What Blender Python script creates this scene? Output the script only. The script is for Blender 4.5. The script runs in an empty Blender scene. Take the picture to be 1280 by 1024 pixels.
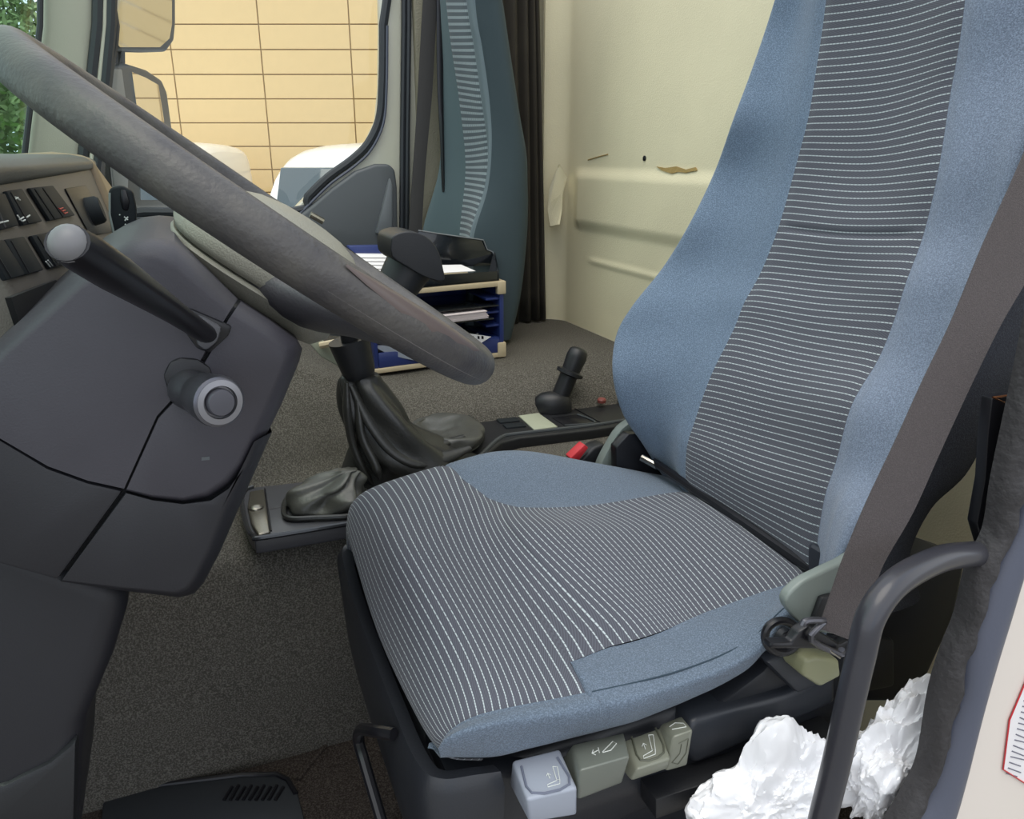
import bpy, bmesh, math, random
import numpy as np
from mathutils import Vector, Matrix, noise
random.seed(4); np.random.seed(4)
sc = bpy.context.scene
COL = sc.collection
# ---------------------------------------------------------------- camera
F = 960.0; PIT = math.radians(18.3); YAW = math.radians(22.6); ZC = 0.955
FH = np.array([math.sin(YAW), math.cos(YAW), 0.]); RT = np.array([math.cos(YAW), -math.sin(YAW), 0.]); ZU = np.array([0, 0, 1.])
FW = FH*math.cos(PIT) - ZU*math.sin(PIT); UP = FH*math.sin(PIT) + ZU*math.cos(PIT)
CAM = np.array([0, 0, ZC])
cd = bpy.data.cameras.new('camera'); cam = bpy.data.objects.new('camera', cd); COL.objects.link(cam)
cd.sensor_width = 36; cd.lens = F/1280*36; cd.clip_start = 0.02; cd.clip_end = 200
cam.matrix_world = Matrix(((RT[0], UP[0], -FW[0], 0), (RT[1], UP[1], -FW[1], 0), (RT[2], UP[2], -FW[2], ZC), (0, 0, 0, 1)))
sc.camera = cam
# ---------------------------------------------------------------- world, sun, exposure
w = bpy.data.worlds.new('sky'); sc.world = w; w.use_nodes = True
nt = w.node_tree; nt.nodes.clear()
out = nt.nodes.new('ShaderNodeOutputWorld'); bg = nt.nodes.new('ShaderNodeBackground'); bg.inputs[1].default_value = 1.0
ramp = nt.nodes.new('ShaderNodeValToRGB'); nz = nt.nodes.new('ShaderNodeTexNoise'); tc = nt.nodes.new('ShaderNodeTexCoord')
nz.inputs['Scale'].default_value = 2.2; nz.inputs['Detail'].default_value = 5
ramp.color_ramp.elements[0].position = .35; ramp.color_ramp.elements[0].color = (.66, .80, 1, 1)
ramp.color_ramp.elements[1].position = .62; ramp.color_ramp.elements[1].color = (1, 1, 1, 1)
nt.links.new(tc.outputs['Generated'], nz.inputs['Vector']); nt.links.new(nz.outputs['Fac'], ramp.inputs[0])
nt.links.new(ramp.outputs[0], bg.inputs[0]); nt.links.new(bg.outputs[0], out.inputs[0])
sd = bpy.data.lights.new('sun', 'SUN'); sd.energy = 1.0; sd.angle = math.radians(45); sd.color = (1, .94, .84)
sun = bpy.data.objects.new('sun', sd); COL.objects.link(sun)
sun.rotation_euler = Vector((-.16, -.20, .96)).to_track_quat('Z', 'Y').to_euler()
sc.view_settings.view_transform = 'Standard'; sc.view_settings.look = 'None'
sc.view_settings.gamma = 1; sc.view_settings.exposure = 0.55; sc.view_settings.use_curve_mapping = False

# ---------------------------------------------------------------- helpers
def ray(x, y): return FW + RT*(x-640)/F - UP*(y-512)/F
def PY(x, y, Y): d = ray(x, y); return CAM + d*Y/d[1]
def PX(x, y, X): d = ray(x, y); return CAM + d*X/d[0]
def PZ(x, y, z): d = ray(x, y); return CAM + d*(z-ZC)/d[2]
def PD(x, y, D): d = ray(x, y); return CAM + d*D/(d @ FH)       # D metres ahead, level with the ground
def s2l(c): return tuple((v/12.92 if v <= .04045 else ((v+.055)/1.055)**2.4) for v in c)
def hexc(h): return s2l([int(h[i:i+2], 16)/255 for i in (0, 2, 4)]) + (1,)

MATS = {}
def mat(name, color, rough=.6, metal=0, bump=0, bscale=200, var=0, vscale=8, spec=.5, col2=None, speck=0, sscale=500, coat=0, sheen=0, kind='noise', trans=0, detail=3):
    if name in MATS: return MATS[name]
    m = bpy.data.materials.new(name); m.use_nodes = True; MATS[name] = m
    n = m.node_tree.nodes; l = m.node_tree.links; b = n['Principled BSDF']
    c = hexc(color) if isinstance(color, str) else color
    b.inputs['Base Color'].default_value = c; b.inputs['Roughness'].default_value = rough; b.inputs['Metallic'].default_value = metal
    b.inputs['Specular IOR Level'].default_value = spec; b.inputs['Coat Weight'].default_value = coat; b.inputs['Sheen Weight'].default_value = sheen
    b.inputs['Transmission Weight'].default_value = trans
    tc = n.new('ShaderNodeTexCoord'); last = None
    def mix(a, bcol, fac):
        mx = n.new('ShaderNodeMix'); mx.data_type = 'RGBA'
        if isinstance(a, tuple): mx.inputs[6].default_value = a
        else: l.new(a, mx.inputs[6])
        if isinstance(bcol, tuple): mx.inputs[7].default_value = bcol
        else: l.new(bcol, mx.inputs[7])
        l.new(fac, mx.inputs[0]); return mx.outputs[2]
    cur = c
    if var:
        t = n.new('ShaderNodeTexNoise'); t.inputs['Scale'].default_value = vscale; t.inputs['Detail'].default_value = 4; l.new(tc.outputs['Object'], t.inputs[0])
        r = n.new('ShaderNodeMapRange'); r.inputs[1].default_value = .35; r.inputs[2].default_value = .7; l.new(t.outputs[0], r.inputs[0])
        c2 = hexc(col2) if col2 else tuple(v*(1-var) for v in c[:3])+(1,)
        cur = mix(cur, c2, r.outputs[0])
    if speck:
        t = n.new('ShaderNodeTexNoise'); t.inputs['Scale'].default_value = sscale; t.inputs['Detail'].default_value = 2; l.new(tc.outputs['Object'], t.inputs[0])
        r = n.new('ShaderNodeMapRange'); r.inputs[1].default_value = .42; r.inputs[2].default_value = .66; l.new(t.outputs[0], r.inputs[0])
        cur = mix(cur, tuple(min(1, v*(1+speck)+.01*speck) for v in c[:3])+(1,), r.outputs[0])
    if not isinstance(cur, tuple): l.new(cur, b.inputs['Base Color'])
    if bump:
        if kind == 'noise':
            t = n.new('ShaderNodeTexNoise'); t.inputs['Scale'].default_value = bscale; t.inputs['Detail'].default_value = detail; l.new(tc.outputs['Object'], t.inputs[0]); o = t.outputs[0]
        else:
            t = n.new('ShaderNodeTexVoronoi'); t.inputs['Scale'].default_value = bscale; l.new(tc.outputs['Object'], t.inputs[0]); o = t.outputs[0]
        bp = n.new('ShaderNodeBump'); bp.inputs['Strength'].default_value = bump; bp.inputs['Distance'].default_value = .002
        l.new(o, bp.inputs['Height']); l.new(bp.outputs[0], b.inputs['Normal'])
    return m

def stripe_mat(name, base, line, width=.14, dash=220, alt=None):
    m = bpy.data.materials.new(name); m.use_nodes = True; n = m.node_tree.nodes; l = m.node_tree.links; b = n['Principled BSDF']
    b.inputs['Roughness'].default_value = .8; b.inputs['Specular IOR Level'].default_value = .25; b.inputs['Sheen Weight'].default_value = .15
    uv = n.new('ShaderNodeUVMap'); sp = n.new('ShaderNodeSeparateXYZ'); l.new(uv.outputs[0], sp.inputs[0])
    def M(op, a, v=None, v2=None):
        q = n.new('ShaderNodeMath'); q.operation = op
        for k, s in enumerate((a, v, v2)):
            if s is None: continue
            if isinstance(s, (int, float)): q.inputs[k].default_value = s
            else: l.new(s, q.inputs[k])
        return q.outputs[0]
    fr = M('FRACT', sp.outputs[0])
    ln = M('LESS_THAN', M('ABSOLUTE', M('SUBTRACT', fr, .5)), width/2)
    ds = M('LESS_THAN', M('FRACT', M('MULTIPLY', sp.outputs[1], dash)), .72)
    f = M('MULTIPLY', ln, M('ADD', M('MULTIPLY', ds, .6), .4))
    # woven twill ground
    tw = M('FRACT', M('ADD', M('MULTIPLY', sp.outputs[0], 4.0), M('MULTIPLY', sp.outputs[1], dash*.9)))
    tw = M('LESS_THAN', tw, .5)
    mx0 = n.new('ShaderNodeMix'); mx0.data_type = 'RGBA'; mx0.inputs[6].default_value = hexc(base); mx0.inputs[7].default_value = hexc(alt or base); l.new(tw, mx0.inputs[0])
    mx = n.new('ShaderNodeMix'); mx.data_type = 'RGBA'; l.new(mx0.outputs[2], mx.inputs[6]); mx.inputs[7].default_value = hexc(line); l.new(f, mx.inputs[0])
    l.new(mx.outputs[2], b.inputs['Base Color'])
    bp = n.new('ShaderNodeBump'); bp.inputs['Strength'].default_value = .35; bp.inputs['Distance'].default_value = .0008; l.new(f, bp.inputs['Height']); l.new(bp.outputs[0], b.inputs['Normal'])
    return m

LOC = {}
def prop(o, label=None, cat=None, group=None, kind=None):
    if label: o['label'] = label
    if cat: o['category'] = cat
    if group: o['group'] = group
    if kind: o['kind'] = kind
    return o
def root(name, label, cat, loc, group=None):
    o = bpy.data.objects.new(name, None); COL.objects.link(o); o.location = tuple(loc); o.empty_display_size = .05
    LOC[o.name] = np.array(loc, float); return prop(o, label, cat, group)
def mk(name, V, Fs, m, parent=None, smooth=True, uv=None, sharp=35, origin=None, **kw):
    V = np.asarray(V, float)
    base = LOC[parent.name] if parent is not None else np.zeros(3)
    if origin is None: origin = V.mean(0)
    origin = np.asarray(origin, float)
    me = bpy.data.meshes.new(name); me.from_pydata((V-origin).tolist(), [], [tuple(int(i) for i in f) for f in Fs])
    if uv is not None:
        ul = me.uv_layers.new(name='UVMap'); uv = np.asarray(uv)
        idx = np.empty(len(me.loops), np.int32); me.loops.foreach_get('vertex_index', idx)
        ul.data.foreach_set('uv', uv[idx].astype(np.float32).ravel())
    bm = bmesh.new(); bm.from_mesh(me); bmesh.ops.recalc_face_normals(bm, faces=bm.faces); bm.to_mesh(me); bm.free()
    if smooth:
        me.shade_smooth(); me.set_sharp_from_angle(angle=math.radians(sharp))
    me.materials.append(m)
    o = bpy.data.objects.new(name, me); COL.objects.link(o)
    o.location = tuple(origin-base)
    if parent is not None: o.parent = parent
    LOC[o.name] = origin
    return prop(o, **kw)
def bev(V, Fs, w, seg=2, ang=25):
    bm = bmesh.new(); vs = [bm.verts.new(tuple(v)) for v in V]
    for f in Fs:
        try: bm.faces.new([vs[i] for i in f])
        except ValueError: pass
    bmesh.ops.recalc_face_normals(bm, faces=bm.faces)
    es = [e for e in bm.edges if len(e.link_faces) == 2 and e.calc_face_angle(0) > math.radians(ang)]
    if w > 0: bmesh.ops.bevel(bm, geom=es, offset=w, segments=seg, profile=.5, affect='EDGES', clamp_overlap=True)
    bm.verts.ensure_lookup_table(); bm.verts.index_update()
    V2 = [tuple(v.co) for v in bm.verts]; F2 = [[v.index for v in f.verts] for f in bm.faces]; bm.free()
    return V2, F2
def prism(name, pts, off, m, parent=None, bevel=.002, seg=2, ang=25, **kw):
    pts = [np.asarray(p, float) for p in pts]; off = np.asarray(off, float); k = len(pts)
    V = pts+[p+off for p in pts]; Fs = [list(range(k)), list(range(k, 2*k))[::-1]]+[[i, (i+1) % k, k+(i+1) % k, k+i] for i in range(k)]
    V, Fs = bev(V, Fs, bevel, seg, ang)
    return mk(name, V, Fs, m, parent, **kw)
def prism2(name, A, B, m, parent=None, bevel=.002, seg=2, **kw):
    k = len(A); V = list(A)+list(B); Fs = [list(range(k)), list(range(k, 2*k))[::-1]]+[[i, (i+1) % k, k+(i+1) % k, k+i] for i in range(k)]
    V, Fs = bev(V, Fs, bevel, seg); return mk(name, V, Fs, m, parent, **kw)
def box(name, lo, hi, m, parent=None, bevel=.002, seg=2, **kw):
    x0, y0, z0 = lo; x1, y1, z1 = hi
    return prism(name, [(x0, y0, z0), (x1, y0, z0), (x1, y1, z0), (x0, y1, z0)], (0, 0, z1-z0), m, parent, bevel, seg, **kw)
def frame_box(name, c, ax, ay, az, s, m, parent=None, bevel=.002, **kw):
    c, ax, ay, az = [np.asarray(v, float) for v in (c, ax, ay, az)]
    p = [c-ax*s[0]/2*sx-ay*s[1]/2*sy-az*s[2]/2 for sx, sy in ((1, 1), (-1, 1), (-1, -1), (1, -1))]
    return prism(name, p, az*s[2], m, parent, bevel, **kw)
def unit(v): v = np.asarray(v, float); return v/np.linalg.norm(v)
def perp(d):
    d = unit(d); a = np.cross(d, (0, 0, 1) if abs(d[2]) < .9 else (1, 0, 0)); a = unit(a); return a, np.cross(d, a)
def cr(P, per=8, closed=False):
    P = np.asarray(P, float); n = len(P); o = []
    rng = range(n if closed else n-1)
    for i in rng:
        if closed: p0, p1, p2, p3 = P[(i-1) % n], P[i], P[(i+1) % n], P[(i+2) % n]
        else: p0 = P[i-1] if i > 0 else 2*P[0]-P[1]; p1, p2 = P[i], P[i+1]; p3 = P[i+2] if i+2 < n else 2*P[-1]-P[-2]
        for k in range(per):
            t = k/per; o.append(.5*((2*p1)+(-p0+p2)*t+(2*p0-5*p1+4*p2-p3)*t*t+(-p0+3*p1-3*p2+p3)*t**3))
    if not closed: o.append(P[-1])
    return np.array(o)
def tubeVF(path, rad, seg=12, closed=False, flat=1.0, up=None):
    P = np.asarray(path, float); n = len(P); rad = np.broadcast_to(np.asarray(rad, float), (n,))
    V = []; a = None
    for i in range(n):
        d = unit(P[(i+1) % n]-P[i-1]) if closed else unit(P[min(i+1, n-1)]-P[max(i-1, 0)])
        if up is not None: a = unit(np.cross(d, up))
        elif a is None: a, _ = perp(d)
        else: a = unit(a-d*(a@d))
        b = np.cross(d, a)
        for k in range(seg):
            t = 2*math.pi*k/seg; V.append(P[i]+rad[i]*(a*math.cos(t)+b*math.sin(t)*flat))
    Fs = []
    for i in range(n if closed else n-1):
        j = (i+1) % n
        for k in range(seg): Fs.append([i*seg+k, i*seg+(k+1) % seg, j*seg+(k+1) % seg, j*seg+k])
    if not closed: Fs += [list(range(seg))[::-1], [(n-1)*seg+k for k in range(seg)]]
    return V, Fs
def tube(name, path, rad, m, parent=None, seg=12, closed=False, flat=1.0, up=None, **kw):
    V, Fs = tubeVF(path, rad, seg, closed, flat, up); return mk(name, V, Fs, m, parent, **kw)
def lathe(name, base, axis, prof, m, parent=None, seg=24, **kw):   # prof: (distance along the axis, radius)
    base = np.asarray(base, float); ax = unit(axis); a, b = perp(ax); V = []; n = len(prof)
    for h, r in prof:
        for k in range(seg):
            t = 2*math.pi*k/seg; V.append(base+ax*h+max(r, 1e-5)*(a*math.cos(t)+b*math.sin(t)))
    Fs = [[i*seg+k, i*seg+(k+1) % seg, (i+1)*seg+(k+1) % seg, (i+1)*seg+k] for i in range(n-1) for k in range(seg)]
    Fs += [list(range(seg))[::-1], [(n-1)*seg+k for k in range(seg)]]
    return mk(name, V, Fs, m, parent, **kw)
def join(parts):
    V = []; Fs = []
    for v, f in parts:
        o = len(V); V += [tuple(p) for p in v]; Fs += [[i+o for i in q] for q in f]
    return V, Fs
def gridF(nu, nv, closed_v=False):
    return [[i*nv+j, i*nv+(j+1) % nv, (i+1)*nv+(j+1) % nv, (i+1)*nv+j] for i in range(nu-1) for j in range(nv if closed_v else nv-1)]
class Surf:      # smooth surface through a grid of control points
    def __init__(s, G):
        G = np.asarray(G, float)
        G = np.concatenate([2*G[:1]-G[1:2], G, 2*G[-1:]-G[-2:-1]], 0); s.G = np.concatenate([2*G[:, :1]-G[:, 1:2], G, 2*G[:, -1:]-G[:, -2:-1]], 1)
        s.nr, s.nc = s.G.shape[0]-2, s.G.shape[1]-2
    def __call__(s, I, J):
        I = np.clip(np.asarray(I, float), 0, s.nr-1-1e-6); J = np.clip(np.asarray(J, float), 0, s.nc-1-1e-6)
        a = I.astype(int); b = J.astype(int)
        def W(t): return [(-t+2*t*t-t**3)/2, (2-5*t*t+3*t**3)/2, (t+4*t*t-3*t**3)/2, (-t*t+t**3)/2]
        wi, wj = W(I-a), W(J-b); R = 0
        for p in range(4):
            for q in range(4): R = R+(wi[p]*wj[q])[..., None]*s.G[a+p, b+q]
        return R
    def nrm(s, I, J, e=.02):
        du = s(I+e, J)-s(I-e, J); dv = s(I, J+e)-s(I, J-e); n = np.cross(du, dv); return n/(np.linalg.norm(n, axis=-1, keepdims=True)+1e-12)
def patch(name, S, i0, i1, j0, j1, ni, nj, m, parent, sc_u=None, seam=.003, sw=.16, sgn=1, creases=(), thick=True, wr=0, **kw):
    """piece of surface S between the curves j0(i) and j1(i)"""
    ii = np.linspace(i0, i1, ni); tt = np.linspace(0, 1, nj)
    # concentrate samples at borders
    tt = .5-.5*np.cos(math.pi*tt)*(.6+.4*np.abs(np.cos(math.pi*tt)))
    A = np.array([j0(i) for i in ii]); B = np.array([j1(i) for i in ii])
    I = np.repeat(ii[:, None], nj, 1); J = A[:, None]+(B-A)[:, None]*tt[None]
    P = S(I, J); N = S.nrm(I, J)*sgn
    d = np.minimum(J-A[:, None], B[:, None]-J)
    off = -seam*np.exp(-(d/sw)**2)
    for ci, dep, wd in creases: off = off-dep*np.exp(-((I-ci)/wd)**2)*(1-np.exp(-(d/.2)**2))
    P = P+N*off[..., None]
    if wr:
        for a in range(P.shape[0]):
            for b in range(P.shape[1]):
                p = P[a, b]; P[a, b] = p+N[a, b]*wr*(noise.noise(Vector((p[0]*9, p[1]*9, p[2]*34)))*.8+noise.noise(Vector((p[0]*22, p[1]*22, p[2]*60)))*.35)
    uv = np.stack([sc_u(I) if sc_u else I, J/8.], -1).reshape(-1, 2)
    V = P.reshape(-1, 3); Fs = gridF(ni, nj)
    return mk(name, V, Fs, m, parent, uv=uv, sharp=80, **kw)

# ---------------------------------------------------------------- materials
M_black = mat('black_plastic', '1f2023', .42, bump=.15, bscale=900)
M_shroud = mat('column_plastic', '3d3b42', .5, bump=.12, bscale=700, var=.12, vscale=12)
M_lower = mat('dark_column_plastic', '212126', .5, bump=.1, bscale=700)
M_rim = mat('worn_steering_leather', '3f3d3f', .45, bump=.35, bscale=260, var=.35, vscale=26, col2='55524e')
M_dash = mat('dashboard_plastic', '6a645c', .55, bump=.25, bscale=700)
M_dashtop = mat('dashboard_top', '54544f', .5, bump=.3, bscale=600)
M_hub = mat('airbag_pad', '8a887c', .5, bump=.35, bscale=620)
M_lever = mat('lever_black', '17171b', .32)
M_switch = mat('switch_black', '24282b', .6, spec=.15)
M_mark = mat('white_marking', 'd8dcd8', .6)
M_red = mat('red_plastic', 'c8323a', .4)
M_carpet = mat('floor_carpet', '39332f', .95, bump=.9, bscale=420, var=.25, vscale=4, speck=1.0, sscale=430, spec=.1)
M_carpet2 = mat('tunnel_carpet', '504d47', .95, bump=.9, bscale=420, var=.2, vscale=5, speck=1.1, sscale=430, spec=.1)
M_blue = mat('blue_seat_fabric', '657587', .9, bump=.5, bscale=900, speck=.55, sscale=700, sheen=.25, spec=.15)
M_blue2 = mat('blue_seat_fabric_deep', '5c6876', .9, bump=.5, bscale=900, speck=.6, sscale=700, sheen=.2, spec=.15)
M_blue3 = mat('teal_grey_fabric', '5a6a6d', .9, bump=.3, bscale=900, sheen=.15, spec=.15)
M_back = mat('dark_seat_fabric', '34363c', .95, bump=.5, bscale=700, speck=.5, sscale=700, spec=.1)
M_stripe = stripe_mat('striped_seat_fabric', '5b5d66', 'bcc6c8', .14, 160, '4d4f58')
M_stripe2 = stripe_mat('striped_fabric_pale', '5c666b', '9aa7aa', .42, 100, '4a545a')
M_wall = mat('cream_perforated_vinyl', 'f2e8c4', .6, bump=.18, bscale=330, var=.07, vscale=5, kind='vor')
M_taupe = mat('taupe_side_vinyl', '8b8672', .6, bump=.4, bscale=260, var=.15, kind='vor')
M_cream = mat('cream_painted_metal', 'c8c6b4', .35, coat=.3)
M_body = mat('cream_truck_paint', 'e6dcd2', .3, coat=.5)
M_gray = mat('door_grey_plastic', '54585b', .45, bump=.15, bscale=600)
M_rubber = mat('rubber_seal', '2f3236', .5)
M_rubber2 = mat('grey_rubber_seal', '545866', .45, bump=.1)
M_foam = mat('worn_black_foam', '353334', .6, bump=1, bscale=120, spec=.5)
M_belt = mat('belt_webbing', '4a4444', .75, bump=.5, bscale=900, speck=.3, sscale=900)
M_belt2 = mat('old_belt_webbing', '3c3a39', .75, bump=.3, bscale=700)
M_leather = mat('gaiter_leather', '2f2f2d', .38, bump=.25, bscale=160, spec=.6)
M_leather2 = mat('grey_gaiter_leather', '4b4b46', .4, bump=.25, bscale=160, spec=.6)
M_chrome = mat('worn_chrome', 'b8b5ae', .22, metal=1)
M_satin = mat('satin_dark_metal', '66666c', .3, metal=.8)
M_olive = mat('olive_grey_plastic', '6c7068', .35)
M_silver = mat('silver_grey_plastic', '9aa0ac', .35)
M_cover = mat('green_grey_cover', '7b847f', .35)
M_seatpl = mat('seat_base_plastic', '25272c', .38, bump=.08, bscale=500)
M_tube = mat('handle_black_paint', '34343a', .33, coat=.2)
M_navy = mat('navy_plastic', '2a3870', .35)
M_beige = mat('beige_plastic', 'c9b898', .45)
M_tray = mat('glossy_black_tray', '1b1e22', .15, coat=.4)
M_paper = mat('paper', 'e9e6e6', .8)
M_pink = mat('aged_paper', 'd8cccc', .8)
M_bag = mat('white_polythene', 'f6f6f8', .3, bump=.3, bscale=40, trans=.05)
M_mirror = mat('mirror_glass', 'f2f2f2', .02, metal=1)
M_plate = mat('pale_green_plate', 'a9ad98', .4)
def glass(name, tint, alpha):
    m = bpy.data.materials.new(name); m.use_nodes = True; n = m.node_tree.nodes; l = m.node_tree.links; n.clear()
    o = n.new('ShaderNodeOutputMaterial'); mx = n.new('ShaderNodeMixShader'); t = n.new('ShaderNodeBsdfTransparent'); g = n.new('ShaderNodeBsdfGlossy')
    t.inputs[0].default_value = tint; g.inputs['Roughness'].default_value = .02; mx.inputs[0].default_value = alpha
    l.new(t.outputs[0], mx.inputs[1]); l.new(g.outputs[0], mx.inputs[2]); l.new(mx.outputs[0], o.inputs[0]); return m
M_glass = glass('window_glass', (.95, .97, .95, 1), .018)
M_wglass = glass('green_tint_windscreen', (.84, .95, .89, 1), .05)
M_brick = mat('cream_facade_panel', 'efd09a', .8, bump=.05, bscale=30, var=.03)
M_joint = mat('facade_joint', 'a58c62', .9)
M_van = mat('white_van_paint', 'f4f4f2', .25, coat=.6)
M_vglass = mat('van_glass', '48545a', .05, coat=.6)
M_asphalt = mat('asphalt', '8b8984', .9, bump=.3, bscale=60, var=.2, vscale=1)
M_grass = mat('grass', '6fa043', .9, var=.3, vscale=3)
M_leaf = mat('tree_leaves', '86a06c', .7, var=.4, vscale=2)
M_bark = mat('bark', '54483a', .9)
#@@STRUCT
# ================================================================ THE SETTING
DW = 2.05                                   # inner side of the passenger door
box('floor', (-.9, .36, -.03), (1.0, 2.1, 0), M_carpet, kind='structure', bevel=0)
# carpeted engine tunnel between the seats
prof = {  # X : (Y,z) profile
 -.70: [(1.10, -.01), (1.10, .18), (1.125, .33), (1.16, .370), (1.26, .385), (1.33, .40), (1.39, .50), (1.47, .60), (1.6, .64), (2.04, .64)],
 -.20: [(1.10, -.01), (1.10, .18), (1.125, .33), (1.16, .370), (1.26, .385), (1.33, .40), (1.39, .50), (1.47, .60), (1.6, .64), (2.04, .64)],
 .05: [(1.10, -.01), (1.10, .18), (1.125, .335), (1.16, .372), (1.26, .385), (1.33, .40), (1.38, .49), (1.45, .58), (1.57, .62), (2.04, .62)],
 .20: [(1.10, -.01), (1.10, .18), (1.125, .345), (1.16, .385), (1.26, .392), (1.34, .405), (1.39, .46), (1.46, .53), (1.56, .56), (2.04, .56)],
 .34: [(1.10, -.01), (1.10, .18), (1.125, .35), (1.165, .392), (1.28, .40), (1.38, .41), (1.43, .448), (1.49, .484), (1.58, .498), (2.04, .50)],
 .60: [(1.10, -.01), (1.10, .18), (1.13, .35), (1.17, .398), (1.30, .405), (1.40, .41), (1.44, .452), (1.49, .485), (1.58, .499), (2.04, .50)],
 1.00: [(1.10, -.01), (1.10, .18), (1.13, .35), (1.17, .405), (1.30, .41), (1.40, .415), (1.44, .452), (1.49, .485), (1.58, .499), (2.04, .50)]}
G = [[(x, y, z) for y, z in prof[x]] for x in sorted(prof)]
S = Surf(G); ni, nj = 61, 91
I, J = np.meshgrid(np.linspace(0, len(G)-1, ni), np.linspace(0, 9, nj), indexing='ij')
mk('engine_tunnel', S(I, J).reshape(-1, 3), gridF(ni, nj), M_carpet2, sharp=60, kind='structure')
# rear wall with pressed ribs
xw = .985
def wall_x(y, z):
    d = 0
    t = np.clip((1.93-y)/.04, 0, 1)
    for zc, hw in ((.845, .085),):
        k = np.clip((hw-abs(z-zc))/.035, 0, 1); d += .010*k*k*(3-2*k)*t
    k = np.clip((.012-abs(z-.69))/.010, 0, 1); d += .003*k*np.clip((1.85-y)/.05, 0, 1)
    k = np.clip((.06-(2.02-y))/.06, 0, 1); d += .05*k*k
    return xw-d
ys = np.concatenate([np.linspace(.36, 1.7, 40), np.linspace(1.71, 2.06, 45)]); zs = np.concatenate([np.linspace(0, .6, 12), np.linspace(.61, 1.0, 100), np.linspace(1.01, 1.64, 20)])
V = [(wall_x(y, z), y, z) for z in zs for y in ys]; nb = len(V)
wr = mk('wall_rear', V, gridF(len(zs), len(ys)), M_wall, sharp=50, kind='structure')
# lifted corner piece, screw and torn strip on the wall
def onwall(x, y, o=.0): p = PX(x, y, xw); q = PX(x, y, wall_x(p[1], p[2])-o); return q
prism('vinyl_corner_fold', [onwall(*p, .002) for p in ((700, 205), (709, 222), (704, 242), (703, 262), (700, 281), (689, 284), (686, 262), (688, 235))], (-.005, 0, 0), M_wall, wr, bevel=.004, seg=3, label='raised folded corner of the vinyl lining')
lathe('screw', onwall(806, 198, 0), (-1, 0, 0), [(0, .006), (.002, .006), (.003, .004)], M_lever, wr, seg=12)
M_tear = mat('torn_lining_glue', 'a98f58', .9, bump=1, bscale=90)
tp = [(821, 208), (832, 210), (846, 208), (858, 212), (870, 209), (872, 213), (858, 216), (848, 215), (840, 217), (828, 213)]
prism('torn_strip', [onwall(*p, .001) for p in tp], (-.002, 0, 0), M_tear, wr, bevel=0, label='ochre glue showing at a tear in the lining')
tube('crease', [onwall(x, y, .0005) for x, y in ((735, 200), (748, 196), (760, 193))], .0015, M_tear, wr, seg=6)
box('wall_passenger', (.585, DW-.02, 0), (1.0, DW+.04, 1.64), M_taupe, kind='structure', bevel=.004)
# dark pleated sheet added to stand in for shade in the far rear corner
M_corner_shade = mat('corner_shade', '3c372e', .9, bump=.2, bscale=300, var=.3, vscale=8)
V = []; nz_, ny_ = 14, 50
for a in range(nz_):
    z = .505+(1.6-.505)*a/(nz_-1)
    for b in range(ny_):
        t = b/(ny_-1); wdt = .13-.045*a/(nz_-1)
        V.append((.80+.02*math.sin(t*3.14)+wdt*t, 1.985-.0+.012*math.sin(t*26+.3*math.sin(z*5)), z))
c_ = mk('corner_shade_sheet', V, gridF(nz_, ny_), M_corner_shade); prop(c_, 'dark brown pleated sheet standing in for the shade in the corner between passenger seat and cream rear wall', 'curtain')
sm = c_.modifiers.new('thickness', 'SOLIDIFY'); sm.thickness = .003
# roof, header above the windscreen
box('trim_4', (.93, .40, 1.62), (1.0, 2.12, 1.70), M_cream, kind='structure', bevel=.01)
box('wall_front', (-.70, .40, 0), (-.64, 2.05, .80), M_black, kind='structure', bevel=.004)
# passenger door: painted frame ring with the window opening
inner = [(146, -150), (476, -150), (479, 32), (478, 110), (474, 150), (460, 180), (440, 200), (410, 222), (385, 246), (368, 264), (180, 265), (126, 265), (133, 110), (143, 32)]
outer = [(126, -190), (498, -190), (502, 32), (502, 110), (502, 150), (502, 190), (502, 230), (503, 300), (500, 560), (440, 760), (180, 760), (105, 700), (118, 110), (128, 32)]
A = [PY(*p, DW) for p in inner]; B = [PY(*p, DW) for p in outer]; k = len(A)
off = np.array([0, .06, 0]); V = A+B+[p+off for p in A]+[p+off for p in B]; Fs = []
for i in range(k):
    j = (i+1) % k; Fs += [[i, j, k+j, k+i], [2*k+i, 3*k+i, 3*k+j, 2*k+j], [i, 2*k+i, 2*k+j, j], [k+i, k+j, 3*k+j, 3*k+i]]
V, Fs = bev(V, Fs, .006, 2, 40)
door = mk('door_1', V, Fs, M_cream, kind='structure')
gl = prism('window_glass', [PY(*p, DW+.05) for p in cr(inner, 1, True)], (0, .004, 0), M_glass, door, bevel=0)
ip = cr([PY(*p, DW-.004) for p in inner], 4, True)
tube('window_seal', ip, .011, M_rubber, door, seg=8, closed=True)
tube('seal_lip', cr([PY(*p, DW-.012) for p in ((484, 32), (483, 112), (479, 155), (464, 187), (444, 207), (414, 229), (390, 252), (372, 270))], 4), .0035, M_rubber2, door, seg=6)
dp = [(372, 272), (392, 256), (415, 236), (445, 214), (470, 205), (486, 205), (494, 212), (497, 235), (498, 300), (498, 560), (100, 560), (112, 272), (180, 272)]
prism('door_lining', [PY(*p, DW-.03) for p in dp], (0, .03, 0), M_gray, door, bevel=.008, seg=3, label='dark grey moulded inner lining of the door')
prism('pull_recess', [PY(*p, DW-.045) for p in ((470, 292), (478, 262), (484, 236), (488, 222), (491, 232), (491, 296))], (0, .02, 0), mat('pull_highlight_grey', '6d7174', .4), door, bevel=.004, label='door pull recess with its highlight painted pale grey')  # paler block paints the highlight along the door pull
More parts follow.
